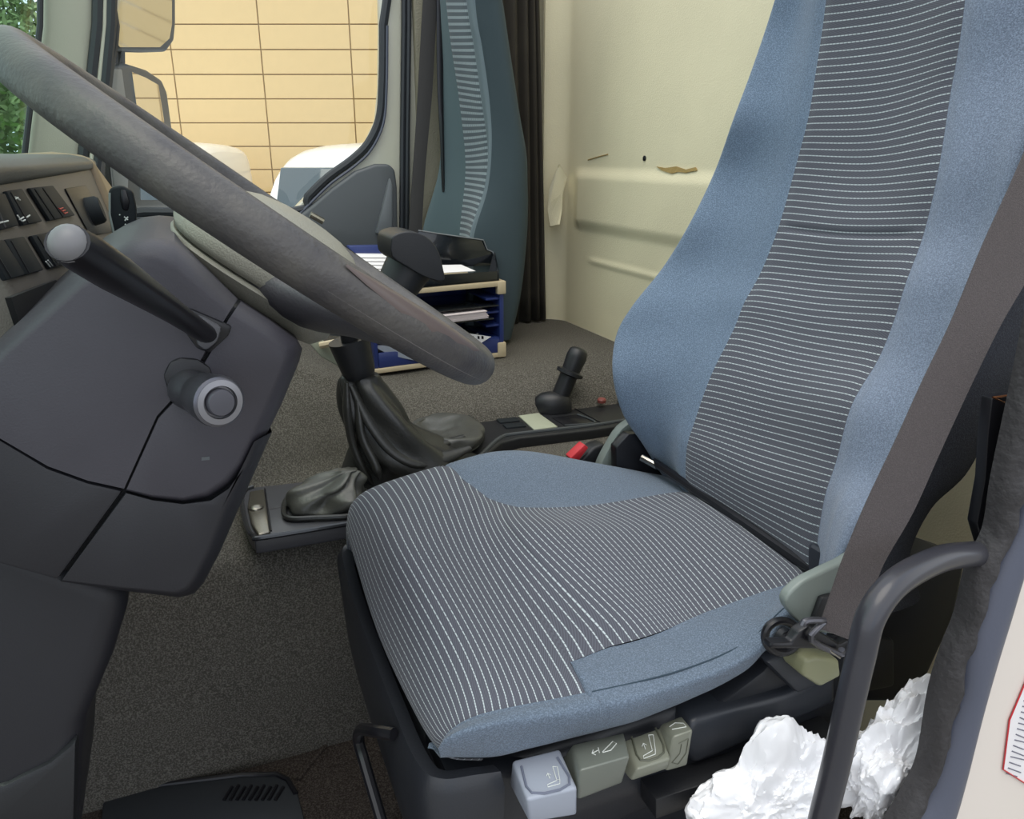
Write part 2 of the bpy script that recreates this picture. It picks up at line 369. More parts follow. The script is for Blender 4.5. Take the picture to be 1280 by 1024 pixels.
prism('sill_strip', [PY(*p, DW-.05) for p in ((110, 272), (372, 276), (372, 284), (110, 281))], (0, .03, 0), M_rubber, door, bevel=.003)
tube('latch_button', [PY(388, 268, 1.93), PY(404, 277, 1.93)], .008, M_chrome, door, seg=10)
# B pillar, doorway seals
bp_ = prism('trim_1', [PY(*p, DW+.0) for p in ((508, -190), (572, -190), (560, 32), (556, 500), (506, 500), (508, 32))], (0, .07, 0), mat('pillar_vinyl', 'b3b0a0', .5), kind='structure', bevel=.005)
for nm, xx in (('door_seal', 505), ('door_seal', 511)):
    tube(nm, [PY(xx, -190, DW-.006), PY(xx, 32, DW-.006), PY(xx-2, 180, DW-.006), PY(xx-3, 330, DW-.006), PY(xx-3, 560, DW-.006)], .007, M_rubber, bp_, seg=8)
# A pillar and windscreen
ap = prism('trim_2', [PY(*p, DW-.03) for p in ((52, -170), (52, 32), (30, 207), (24, 330), (100, 330), (103, 207), (120, 32), (126, -170))], (0, .09, 0), mat('a_pillar_vinyl', 'a5a293', .5, bump=.2, bscale=400), kind='structure', bevel=.02, seg=4)
for x0, x1, m_, r_ in ((122, 103, M_rubber, .012), (131, 114, M_cream, .006), (139, 122, M_rubber, .011)):
    tube('pillar_seal', [PY(x0+4, -170, DW-.03), PY(x0, 32, DW-.03), PY(x1, 207, DW-.03), PY(x1-8, 330, DW-.03)], r_, m_, ap, seg=8)
tube('windscreen_edge', [PY(52, -170, DW-.04), PY(50, 32, DW-.04), PY(29, 207, DW-.04), PY(24, 330, DW-.04)], .006, M_rubber, ap, seg=8)
p1, p2 = PY(54, -170, DW-.0), PY(22, 330, DW-.0)
win = prism('window_1', [p1, p2, p2+[0, -1.66, 0], p1+[0, -1.66, 0]], (-.006, 0, 0), M_wglass, kind='structure', bevel=0)
# driver's doorway: rear post with foam, rubber seal and the painted body side
YD = .42
Lf = [(1300, 380), (1275, 499), (1253, 601), (1242, 666), (1221, 709), (1205, 774), (1188, 817), (1172, 871), (1158, 951), (1140, 991), (1100, 1060)]
Lr = [(1312, 480), (1296, 550), (1280, 618), (1261, 671), (1232, 741), (1210, 806), (1199, 871), (1183, 925), (1162, 989), (1140, 1030), (1110, 1090)]
Lb = [(1340, 480), (1318, 560), (1297, 630), (1279, 693), (1261, 763), (1242, 828), (1221, 898), (1199, 989), (1185, 1035), (1160, 1080), (1120, 1130)]
def strip3(name, A, B, YA, YB, thick, m, parent=None, bulge=.008, rough=0, **kw):
    A = cr([PY(*p, YA) for p in A], 6); B = cr([PY(*p, YB) for p in B], 6); n = len(A); K = 11; V = []
    for i, (a, b) in enumerate(zip(A, B)):
        for k in range(K):
            t = k/(K-1); p = a*(1-t)+b*t; h = bulge*math.sin(math.pi*t)**.6
            if rough and 0 < k < K-1: h += rough*noise.noise(Vector((p[0]*70, p[1]*70, p[2]*55)))
            V.append(p+np.array([0, -h, 0]))
        V += [b+np.array([0, thick, 0]), a+np.array([0, thick, 0])]
    n2 = K+2; Fs = gridF(n, n2, True)+[list(range(n2)), [n*n2-n2+q for q in range(n2)]]
    return mk(name, V, Fs, m, parent, sharp=50, **kw)
post = strip3('trim_3', Lf, Lr, YD, YD-.004, .012, M_foam, bulge=.010, rough=.006, kind='structure', label='rough black foam on the doorway post')
strip3('rubber_seal', Lr, Lb, YD-.004, YD-.005, .012, M_rubber2, post, bulge=.014)
Bo = [(1330, 480), (1314, 560), (1293, 630), (1276, 693), (1258, 763), (1239, 828), (1218, 898), (1196, 989), (1182, 1035), (1160, 1085), (1100, 1200)]
Bx = [(1500, 480), (1500, 560), (1500, 630), (1500, 693), (1500, 763), (1500, 828), (1500, 898), (1500, 989), (1500, 1040), (1500, 1090), (1500, 1250)]
body = strip3('wall_driver', Bo, Bx, YD-.003, YD-.003, .008, M_body, bulge=0, kind='structure')
# door sill below the bags
box('wall_sill', (-.1, .35, -.06), (.75, .40, .10), M_body, kind='structure', bevel=.01)
# warning sticker on the body
yb = YD-.0035
st = root('warning_sticker', 'white label with red border and tiny lines of print on the cream doorway', 'sticker', PY(1275, 900, yb))
sq = [(1288, 838), (1262, 900), (1254, 962), (1290, 985), (1325, 1000), (1340, 840)]
prism('sticker_sheet', [PY(*p, yb-.0008) for p in sq], (0, .0008, 0), M_paper, st, bevel=0)
tube('red_border', [PY(*p, yb-.001) for p in sq], .0009, M_red, st, seg=6, closed=True)
M_ink = mat('grey_print', '6a6a78', .7)
for k in range(16):
    y = 862+k*7.0; xl = 1283-(y-862)*.235
    tube('print_line', [PY(xl, y, yb-.001), PY(xl+13+(k*7) % 5, y+4+(k % 3), yb-.001)], .0007, M_ink, st, seg=4)
# ---------------------------------------------------------------- dashboard
DD = np.array([.035, 0, -.15]); DN = unit((.15, 0, .035)); DP0 = np.array([-.144, 1, .93])
def PP(x, y, o=0.): d = ray(x, y); p0 = DP0+DN*o; return CAM+d*(((p0-CAM) @ DN)/(d @ DN))
dash = root('dashboard', 'grey-brown plastic dashboard with rows of rocker switches under the windscreen', 'dashboard', (-.35, 1.1, .6))
def xz(pts, y): return [np.array([a, y, b]) for a, b in pts]
sec = [(-.55, .62), (-.55, .93), (-.20, .945), (-.160, .943), (-.1446, .934), (-.107, .775), (-.115, .72), (-.16, .68), (-.30, .62)]
prism('dash_panel', xz(sec, .69), (0, 1.0, 0), M_dash, dash, bevel=.006, seg=3)
prism('dash_top', xz([(-.56, .935), (-.35, .955), (-.175, .957), (-.150, .952), (-.138, .944), (-.140, .932), (-.16, .925), (-.3, .92)], .69), (0, 1.01, 0), M_dashtop, dash, bevel=.004, seg=3, label='dark padded top edge')
endA = [PP(100, 214, .003), PP(165, 330, .003)]; ye = endA[0][1]
cap = [(-.56, .60), (-.56, .94), (-.20, .962), (-.150, .956), (-.135, .945), (-.096, .785), (-.090, .72), (-.14, .68), (-.3, .60)]
prism2('dash_end', xz(cap, 1.63), xz([(a-.02+(.05 if .6 < b < .9 and a > -.2 else 0), b-.012) for a, b in cap], 1.86), mat('dash_end_warm_glow', '8d7c62', .45, bump=.2, bscale=600), dash, bevel=.012, seg=4, label='end cap of the dashboard with warm reflected light in its tan colour')  # warm light reflected from the facade is put into the cap's tan
def rocker(q, m=M_switch, rows=(), ribs=2, prongs=True):
    q = [np.array(v, float) for v in q]                        # four pixel corners: upper left, upper right, lower right, lower left
    P = [PP(*v, .001) for v in q]; s = prism('rocker_switch', P, DN*.004, m, dash, bevel=.0012)
    def at(a, b): return (q[0]*(1-a)+q[1]*a)*(1-b)+(q[3]*(1-a)+q[2]*a)*b
    for k in range(ribs):
        a = (k+1)/(ribs+1); tube('rib', [PP(*at(a, .04), .0052), PP(*at(a, .96), .0052)], .0010, M_black, s, seg=6)
    for (a, b, c, d, mm) in rows:
        tube('symbol', [PP(*at(a, b), .0054), PP(*at(c, d), .0054)], .0007, mm, s, seg=5)
    return s
W_ = M_mark
bz = mat('switch_surround', '3a3a38', .5)
rocker([(-22, 246), (0, 243), (18, 283), (-4, 289)], ribs=1, rows=[(.3, .8, .8, .8, W_)])
rocker([(2, 240), (22, 237), (48, 278), (24, 283)], ribs=1, rows=[(.2, .82, .45, .78, W_), (.3, .88, .45, .86, W_), (.2, .7, .25, .86, W_), (.6, .8, .8, .76, W_), (.55, .25, .75, .22, W_), (.62, .2, .78, .3, W_)])
rocker([(32, 236), (62, 233), (90, 270), (58, 277)], ribs=2, rows=[(.76, .72, .9, .71, M_red), (.78, .80, .92, .79, M_red), (.80, .88, .94, .87, M_red), (.75, .70, .82, .9, M_red)])
rocker([(-26, 304), (-2, 301), (26, 345), (2, 352)], ribs=1)
rocker([(0, 301), (24, 297), (49, 339), (24, 346)], ribs=1)
rocker([(34, 296), (57, 291), (82, 331), (58, 337)], ribs=1, rows=[(.2, .78, .25, .95, W_), (.32, .76, .38, .93, W_), (.65, .74, .85, .74, W_), (.7, .82, .9, .82, W_), (.66, .74, .72, .9, W_)])
rocker([(66, 288), (96, 283), (118, 318), (92, 328)], ribs=1)
prism('storage_pocket', [PX(*p, -.120) for p in ((14, 372), (70, 350), (110, 380), (60, 440), (28, 415))], (-.004, 0, 0), mat('pocket_shadow', '131415', .7), dash, bevel=0, label='storage slot with its inner shade painted black')  # flat near-black plate paints the shade inside the pocket
pk = prism('knob_recess', [PP(*p, .001) for p in ((80, 236), (106, 232), (140, 290), (112, 296))], DN*.002, M_black, dash, bevel=.001)
c0 = PP(112, 265, .003); lathe('rotary_knob', c0, DN, [(0, .021), (.014, .020), (.018, .017), (.018, .006)], M_switch, dash, seg=24, label='black round rotary knob')
# ---------------------------------------------------------------- exterior
gnd = mk('floor_outside', [(-60, -30, -.9), (60, -30, -.9), (60, 60, -.9), (-60, 60, -.9)], [[0, 1, 2, 3]], M_asphalt, smooth=False, kind='structure')
WD = 12.0
hh = 29/F*WD*.901; wwp = 108/F*WD*.949
zh = ZC
wl = root('facade', 'sunlit cream panelled building facade behind the parked white vans', 'building', PD(400, 195, WD+.1)*[1, 1, 0]+[0, 0, -.9])
c0 = CAM+FH*WD
xl, xr = (95-640)/F*WD*.949, 7.5
def WPt(a, z, o=0): return c0*[1, 1, 0]+RT*a+np.array([0, 0, z])-FH*o
prism('wall_core', [WPt(xl, -.9, -.02), WPt(xr, -.9, -.02), WPt(xr, 5.5, -.02), WPt(xl, 5.5, -.02)], FH*.3, M_joint, wl, bevel=0)
a_ref = (447-640)/F*WD*.949; first = None; base = LOC[wl.name]
z_ref = ZC+(195-96)/F*WD*.901
for r in range(-11, 16):
    for c in range(-4, 8):
        a0 = a_ref+c*wwp; z0 = z_ref+r*hh
        if a0 < xl-.3 or a0 > xr or z0 < -.9: continue
        if first is None:
            V, Fs = bev([WPt(0, 0), WPt(wwp-.018, 0), WPt(wwp-.018, hh-.016), WPt(0, hh-.016)]+[WPt(0, 0, -.02), WPt(wwp-.018, 0, -.02), WPt(wwp-.018, hh-.016, -.02), WPt(0, hh-.016, -.02)],
                        [[0, 1, 2, 3], [4, 5, 6, 7], [0, 1, 5, 4], [1, 2, 6, 5], [2, 3, 7, 6], [3, 0, 4, 7]], .004, 1)
            first = mk('facade_panel', V, Fs, M_brick, wl, origin=WPt(0, 0)); o = first
        else: o = first.copy(); COL.objects.link(o)
        jit = ((r*7+c*13) % 5)*.0007
        o.location = tuple(WPt(a0, z0, jit)-base)
def van(name, label, px, D, wid, hgt, ztop_px, yaw=0., m=M_van, antenna=None):
    """front of a parked van: body, windscreen, bonnet, lamps, wheels; px = image x of its middle"""
    c = CAM*[1, 1, 0]+FH*D+RT*(px-640)/F*D*.949; c[2] = -.9
    ca, sa = math.cos(yaw), math.sin(yaw); ax = RT*ca+FH*sa; ay = -RT*sa+FH*ca
    r = root(name, label, 'van', c, 'white vans parked outside')
    def L(a, b, z): return c+ax*a+ay*b+np.array([0, 0, z])
    hw = wid/2; H = hgt
    # rings from bumper over bonnet, windscreen and roof to the tail: (b, half width, z low, z high)
    st = [(0, .86, .35, .75), (.04, .95, .3, .88), (.35, .97, .3, 1.0), (.75, .98, .3, 1.10), (1.30, .93, .3, H-.11), (1.6, .91, .3, H-.025), (2.2, .92, .3, H), (3.7, .92, .3, H-.02), (3.9, .90, .35, H-.12)]
    V = []
    for b, kx, z0, z1 in st:
        k2 = hw*kx
        tp = .96 if z1 > 1.3 else .95
        for a, z in ((-k2*.96, z0), (-k2, z0+.15), (-k2, min(.95, z1-.1)), (-k2*(.5+.5*tp), (min(.95, z1-.1)+z1)/2+.05), (-k2*tp, z1-.05), (-k2*tp*.75, z1-.008), (0, z1+.015), (k2*tp*.75, z1-.008), (k2*tp, z1-.05), (k2*(.5+.5*tp), (min(.95, z1-.1)+z1)/2+.05), (k2, min(.95, z1-.1)), (k2, z0+.15), (k2*.96, z0)):
            V.append(L(a, b, z))
    nn = 13; Fs = gridF(len(st), nn, True)+[list(range(nn)), [len(V)-nn+k for k in range(nn)]]
    b_ = mk('body', V, Fs, m, r, sharp=50); md = b_.modifiers.new('round', 'SUBSURF'); md.levels = 2; md.render_levels = 2
    ws = [L(a, b, z) for a, b, z in ((-hw*.80, .80, 1.11), (hw*.80, .80, 1.11), (hw*.78, 1.24, H-.17), (-hw*.78, 1.24, H-.17))]
    prism('windscreen', [p-ay*.02+ZU*.012 for p in ws], ay*.03, M_vglass, r, bevel=.01)
    for s in (-1, 1):
        prism('side_window', [L(s*hw*.955, 1.2, 1.12), L(s*hw*.955, 2.1, 1.12), L(s*hw*.86, 2.05, H-.26), L(s*hw*.86, 1.55, H-.26)], ax*s*.012, M_vglass, r, bevel=0)
        prism('headlamp', [L(s*hw*.62, -.01, .72), L(s*hw*.90, .03, .72), L(s*hw*.90, .10, .90), L(s*hw*.66, .06, .86)], ay*.04, M_glass, r, bevel=.005)
        for b in (.8, 3.1): lathe('wheel', L(s*(hw-.20), b, .32), ax*s, [(0, .30), (.02, .32), (.17, .32), (.19, .29), (.19, .19), (.17, .17), (.17, .02)], M_rubber, r, seg=20)
    prism('grille', [L(-.45, -.015, .52), L(.45, -.015, .52), L(.40, -.0, .70), L(-.40, -.0, .70)], ay*.03, M_black, r, bevel=.004)
    if antenna is not None:
        p = L(antenna, 1.75, H); prism('antenna_base', [p+ax*.04, p-ax*.04, p-ax*.015+ZU*.045, p+ax*.008+ZU*.05], ay*.08, M_black, r, bevel=.005); tube('antenna', [p+ZU*.03, p+ZU*.17+ax*.035], .005, M_black, r, seg=6)
    return r
van('parked_van', 'white van with roof antenna and dark windscreen parked facing the cab window', 480, 3.3, 2.0, 1.95, 178, .0, antenna=-.20)
van('parked_van', 'greyish white van parked deeper beside the cream facade, behind the antenna van', 98, 7.4, 1.8, 2.02, 180, .12)
van('parked_van', 'white van seen through the green-tinted windscreen in front of the trees', -190, 8.0, 1.9, 1.86, 180, -.1)
# lawn and trees seen through the windscreen
g0 = CAM*[1, 1, 0]+FH*11-RT*16; g0[2] = -.88
mk('lawn', [g0, g0+RT*9.6, g0+RT*9.6+FH*20, g0+FH*20], [[0, 1, 2, 3]], M_grass, smooth=False, kind='stuff', label='bright green lawn beyond the windscreen in front of the trees', cat='grass')
def tree(px, D, H, R, seed, label, n=6500):
    c = CAM*[1, 1, 0]+FH*D+RT*(px-640)/F*D*.949; c[2] = -.9; rg = np.random.default_rng(seed)
    r = root('leafy_tree', label, 'tree', c, 'trees behind the lawn')
    tube('trunk', [c, c+[.05, 0, H*.3], c+[.1, .05, H*.7]], [.16, .12, .05], M_bark, r, seg=8)
    V = []; Fs = []
    cl = np.clip(rg.normal(size=(26, 3)), -1.7, 1.7)*[R*.42, R*.42, H*.19]+[0, 0, H*.55]
    for k in range(n):
        p = c+cl[rg.integers(26)]+rg.normal(size=3)*R*.19
        if p[2] < -.75: p[2] = -.75+rg.random()
        a = unit(rg.normal(size=3)); b = unit(np.cross(a, rg.normal(size=3))); s = .08+.07*rg.random(); i = len(V)
        V += [p-a*s, p+b*s*.5, p+a*s, p-b*s*.5]; Fs.append([i, i+1, i+2, i+3])
    mk('foliage', V, Fs, M_leaf, r, smooth=False, kind='stuff')
tree(-30, 17, 5.5, 1.7, 1, 'leafy green tree behind the lawn, seen through the windscreen at the wheel rim')
tree(60, 23, 6.6, 1.9, 2, 'leafy green tree behind the lawn, partly behind the passenger-side pillar')
tree(-330, 17, 5, 1.9, 3, 'leafy green tree behind the lawn at the outer edge of the windscreen view')
# outside mirrors on their arm
def PN(x, y, p0, n, o=0.):
    d = ray(x, y); return CAM+d*(((np.asarray(p0)+n*o-CAM) @ n)/(d @ n))
MN = unit((.93, -.37, .0)); MP = PY(180, 150, 2.36); MN2 = unit((.84, -.5, -.2)); MP2 = PY(180, 20, 2.36)
mr = root('door_mirror', 'dark framed main rear-view mirror outside the passenger window, reflecting the cream facade', 'mirror', PY(170, 130, 2.3))
mo = [(137, 90), (141, 82), (160, 79), (185, 87), (203, 99), (210, 115), (216, 160), (222, 215), (222, 262), (150, 262), (136, 200), (133, 120)]
prism('housing', [PN(*p, MP, MN) for p in mo], -MN*.06, mat('mirror_housing', '3e4144', .45), mr, bevel=.012, seg=3)
mi = [(165, 90), (182, 97), (198, 106), (205, 150), (207, 205), (207, 250), (176, 250), (172, 140)]
gp = [PN(*p, MP, MN, .003) for p in mi]
prism('mirror_glass', gp, -MN*.005, M_mirror, mr, bevel=0)
prism('side_flap', [PN(*p, MP, MN, .006) for p in ((139, 92), (143, 86), (153, 86), (159, 130), (162, 200), (160, 258), (146, 258), (138, 180))], -MN*.008, mat('mirror_flap', '75787b', .45), mr, bevel=.004)
tube('mirror_arm', [PY(128, 60, 2.22), PY(150, 50, 2.32), PY(152, 290, 2.34), PY(128, 285, 2.2)], .012, M_black, mr, seg=8)
m2 = root('wide_angle_mirror', 'upper wide-angle mirror outside the passenger window, above the main mirror', 'mirror', PY(180, 40, 2.3))
uo = [(139, -60), (210, -60), (221, -20), (221, 30), (219, 52), (209, 66), (180, 67), (141, 66), (137, 40)]
prism('housing', [PN(*p, MP2, MN2) for p in uo], -MN2*.06, mat('mirror_housing', '3e4144'), m2, bevel=.012, seg=3)
V = []; ui = [(142, -50), (205, -50), (215, -10), (215, 30), (212, 48), (200, 59), (150, 59), (143, 50)]
prism('mirror_glass', [PN(*p, MP2, MN2, .003) for p in ui], -MN2*.005, mat('wide_mirror_glass', 'd8dad8', .04, metal=1), m2, bevel=0)
#@@OBJ
# ================================================================ STEERING COLUMN
YS = .60
col_ = root('steering_column', 'dark grey plastic steering column shroud rising from the floor under the wheel', 'steering column', (0, .75, .6))
def SH(pts, Y=YS): return [PY(*p, Y) for p in pts]
wcol = np.array([0, .30, 0])
def shell(name, pts, **kw):
    kw.setdefault('bevel', .0025); return prism(name, SH(pts), wcol, M_shroud, col_, **kw)
# core, slightly behind the shells, gives the dark joints
coreout = [(-70, 520), (0, 440), (100, 348), (165, 312), (215, 308), (295, 382), (366, 436), (338, 520), (300, 600), (240, 728), (225, 735), (75, 715), (-70, 690)]
prism('column_core', SH(coreout, YS+.012), (0, .26, 0), M_black, col_, bevel=.01)
def rshell(name, outline, rim, m, big=.022, extra=None, **kw):
    """panel whose near face is inset from its outline so that its outer side is broadly rounded"""
    out_ = [np.array(p, float) for p in outline]
    A = [PY(*p, YS) for p in rim]; dep = np.array([0, .05, 0]); k = len(A); V = []; NR = 8
    for q in range(NR):
        g = math.radians(90)*q/(NR-1)
        for r_, o_ in zip(rim, out_):
            px = np.array(r_)*(1-math.sin(g))+o_*math.sin(g); wd = min(1, np.linalg.norm(np.array(r_)-o_)/25)
            V.append(PY(px[0], px[1], YS+.042*(1-math.cos(g))*wd+.0*q))
    V += [PY(o_[0], o_[1], YS+.06) for o_ in out_]; V += [v+np.array([0, .24, 0]) for v in V[-k:]]; NR += 2
    Fs = [list(range(k)), [(NR-1)*k+i for i in range(k)][::-1]]
    for q in range(NR-1): Fs += [[q*k+i, q*k+(i+1) % k, (q+1)*k+(i+1) % k, (q+1)*k+i] for i in range(k)]
    bm = bmesh.new(); vs = [bm.verts.new(tuple(v)) for v in V]
    for f in Fs: bm.faces.new([vs[i] for i in f])
    bmesh.ops.remove_doubles(bm, verts=bm.verts, dist=.00002); bmesh.ops.triangulate(bm, faces=[f for f in bm.faces if len(f.verts) > 4])
    bm.verts.index_update(); V = [tuple(v.co) for v in bm.verts]; Fs = [[v.index for v in f.verts] for f in bm.faces]; bm.free()
    return mk(name, V, Fs, m, col_, sharp=38, **kw)
# upper left panel, upper right panel, lower left, lower right (a rounded side where the outline differs from the rim)
rshell('upper_shell', [(-70, 505), (-2, 425), (100, 333), (135, 312), (165, 299), (192, 296), (218, 298), (262, 340), (297, 374), (262, 436), (240, 470), (196, 520), (155, 611), (110, 601), (60, 583), (0, 548), (-70, 500)],
       [(-70, 540), (8, 447), (104, 362), (140, 338), (168, 332), (195, 336), (222, 350), (252, 372), (283, 396), (256, 440), (238, 474), (196, 520), (155, 611), (110, 601), (60, 583), (0, 548), (-70, 510)], M_shroud)
rshell('side_shell', [(301, 377), (340, 402), (372, 425), (378, 436), (374, 452), (352, 505), (327, 556), (312, 580), (290, 606), (262, 622), (229, 627), (190, 622), (157, 613), (198, 522), (242, 474), (264, 438)],
       [(286, 399), (320, 420), (350, 441), (353, 449), (348, 462), (327, 510), (304, 558), (295, 578), (278, 598), (256, 614), (229, 621), (190, 618), (159, 611), (199, 523), (243, 477), (262, 444)], M_shroud)
lw1 = [(-70, 505), (0, 550), (60, 586), (110, 604), (154, 614), (72, 726), (0, 706), (-70, 690)]
prism('lower_shell', SH(lw1, YS+.002), (0, .28, 0), M_lower, col_, bevel=.003)
rshell('lower_side_shell', [(157, 616), (190, 625), (229, 630), (264, 625), (293, 609), (316, 583), (330, 556), (340, 540), (300, 632), (275, 690), (255, 728), (243, 742), (225, 747), (150, 738), (76, 727)],
       [(158, 617), (190, 626), (228, 631), (262, 627), (286, 611), (305, 585), (313, 562), (318, 552), (277, 636), (255, 690), (238, 722), (230, 733), (218, 739), (150, 733), (78, 725)], M_lower)
prism('moulded_mark', SH([(252, 572), (262, 571), (262, 575), (252, 576)], YS-.0005), (0, .003, 0), M_gray, col_, bevel=0)
# column foot
ft = [(-90, 640), (60, 700), (162, 738), (158, 770), (140, 830), (108, 905), (100, 960), (95, 1080), (-90, 1080)]
prism('column_foot', SH(ft, YS+.06), (0, .20, 0), M_lower, col_, bevel=.02, seg=4)
prism('foot_panel', SH([(-90, 985), (0, 985), (60, 955), (97, 925), (92, 1100), (-90, 1100)], YS+.055), (0, .2, 0), M_black, col_, bevel=.006)
# stalk well: raised near-black block paints the shade of the opening
prism('stalk_well_shade', SH([(222, 402), (236, 385), (290, 408), (286, 420), (262, 442), (246, 436)], YS-.003), (0, .02, 0), M_lever, col_, bevel=.002)
prism('stalk_bracket', SH([(243, 394), (256, 398), (278, 410), (272, 428), (258, 440), (246, 432)], YS-.008), (0, .01, 0), mat('bracket_grey', '56565a', .45), col_, bevel=.003)
sk = root('column_stalk', 'black control stalk sticking out of the column toward the open door', 'stalk', PY(262, 415, YS-.006))
pa = PY(258, 418, YS-.004); pm = PY(196, 376, YS-.075); pe = PY(84, 303, YS-.165)
path = cr([pa, pa*.6+pm*.4, pm, pe*.55+pm*.45, pe], 6)
rr = np.interp(np.linspace(0, 1, len(path)), [0, .1, .35, .75, .93, 1], [.0080, .0080, .0088, .0125, .0125, .0112])
V, Fs = tubeVF(path, rr, 16, False, .85); mk('lever', V, Fs, M_lever, sk, sharp=60)
d = unit(pe-pm); lathe('lever_tip', pe-d*.002, d, [(0, .0098), (.003, .0092), (.006, .0068), (.008, .003)], mat('grey_lever_tip', '6e6e70', .45), sk, seg=20, label='pale grey end cap')
# ignition lock / column lock
lk = root('ignition_lock', 'round dark metal ignition lock with push button in the column side', 'lock', PY(255, 495, YS))
prism('lock_recess', SH([(203, 470), (212, 452), (226, 447), (248, 449), (264, 460), (268, 478), (262, 505), (236, 512), (212, 498)], YS-.003), (0, .01, 0), mat('dark_recess', '1d1d22', .5), lk, bevel=.004)
b0 = PY(236, 486, YS+.0); b1 = PY(275, 503, YS-.055); ax = unit(b1-b0); Lk = np.linalg.norm(b1-b0)
lathe('lock_barrel', b0, ax, [(0, .0155), (Lk*.25, .0155), (Lk*.32, .0135), (Lk*.42, .0135), (Lk*.5, .0165), (Lk*.9, .0185), (Lk*.98, .0178), (Lk, .0160), (Lk+.0005, .0125), (Lk-.003, .0115)], M_satin, lk, seg=32)
lathe('lock_ring', b1-ax*.002, ax, [(0, .0155), (.003, .0158), (.0035, .0118), (.0, .0112)], mat('satin_ring', '8d8d92', .3, metal=.7), lk, seg=32)
lathe('push_button', b1-ax*.004, ax, [(0, .0098), (.006, .0098), (.0075, .0088), (.0078, .005)], mat('button_grey', '55555c', .35, metal=.4), lk, seg=28)
# far paddle on the other side of the column
pd = root('wiper_stalk', 'flat black stalk paddle with white symbols between dashboard and steering column', 'stalk', PY(152, 265, .95))
po = [(135, 240), (139, 234), (152, 232), (166, 240), (170, 262), (170, 292), (160, 299), (146, 301), (140, 292), (136, 272)]
prism('paddle', [PY(*p, .95) for p in po], (0, .02, 0), M_switch, pd, bevel=.003, seg=3)
prism('paddle_rib', [PY(*p, .948) for p in ((150, 236), (158, 238), (162, 252), (160, 264), (153, 262), (150, 250))], (0, .005, 0), M_lever, pd, bevel=.002)
tube('paddle_edge', [PY(*p, .947) for p in ((137, 241), (137, 268), (142, 290))], .0012, mat('pale_edge', '8b9490', .4), pd, seg=6)
for a, b in (((155, 271), (160, 275)), ((156, 276), (160, 271)), ((156, 280), (161, 284)), ((157, 285), (160, 281)), ((149, 268), (150, 269))):
    tube('symbol', [PY(*a, .9485), PY(*b, .9485)], .0007, M_mark, pd, seg=5)
tube('stalk_stem', [PY(158, 297, .96), PY(176, 318, .86)], .008, M_lever, pd, seg=10)

# ================================================================ STEERING WHEEL
WC = np.array([.073, .752, .896]); R_ = .225; tt_ = .644; rl = .048
e1 = np.array([math.cos(tt_), 0, -math.sin(tt_)]); e2 = np.array([0, math.cos(rl), math.sin(rl)]); en = unit(np.cross(e1, e2)); en = en if en[2] > 0 else -en
def WL(a, b, c): return WC+e1*a+e2*b+en*c
wh = root('steering_wheel', 'large worn dark grey truck steering wheel seen nearly edge-on', 'steering wheel', WC)
th = np.linspace(0, 2*math.pi, 97)[:-1]
rr = np.array([.0181+.0012*math.exp(-((t-.0)/.5)**2)+.0012*math.exp(-((t-2*math.pi)/.5)**2) for t in th])
V, Fs = tubeVF([WL(R_*math.cos(t), -R_*math.sin(t), 0) for t in th], rr, 24, True)
mk('rim', V, Fs, M_rim, wh, sharp=80)
# moulded seam line around the rim
tube('rim_seam', [WL((R_+.0187*math.cos(.5))*math.cos(t), -(R_+.0187*math.cos(.5))*math.sin(t), -.0187*math.sin(.5)+.003) for t in th], .0006, mat('seam_line', '6c6866', .5), wh, seg=5, closed=True)
# hub: lofted rounded pad
def hubring(a0, b0, ra, rb, c, n=48, p=3.0):
    o = []
    for k in range(n):
        t = 2*math.pi*k/n; ct, st = math.cos(t), math.sin(t)
        q = (abs(ct)**p+abs(st)**p)**(-1/p); o.append(WL(a0+ra*ct*q, b0+rb*st*q, c))
    return o
def loft(name, rings, m, parent, **kw):
    n = len(rings[0]); V = [v for r in rings for v in r]; Fs = gridF(len(rings), n, True)+[list(range(n))[::-1], [len(V)-n+k for k in range(n)]]
    return mk(name, V, Fs, m, parent, **kw)
loft('hub', [hubring(.02, 0, .04, .045, -.078), hubring(.02, 0, .066, .072, -.070), hubring(.015, 0, .078, .088, -.058), hubring(.012, 0, .080, .094, -.050), hubring(.012, 0, .079, .092, -.047)], M_hub, wh, sharp=60)
loft('airbag_pad', [hubring(.012, 0, .079, .092, -.045), hubring(.012, 0, .083, .096, -.040), hubring(.014, 0, .081, .095, -.026), hubring(.018, 0, .074, .088, -.006), hubring(.024, 0, .062, .076, .008), hubring(.028, 0, .046, .058, .017), hubring(.032, 0, .028, .034, .022), hubring(.034, 0, .01, .01, .0235)], M_hub, wh, sharp=60, label='domed grey airbag cover')
M_spoke = mat('spoke_plastic', '47464a', .4, bump=.2, bscale=500)
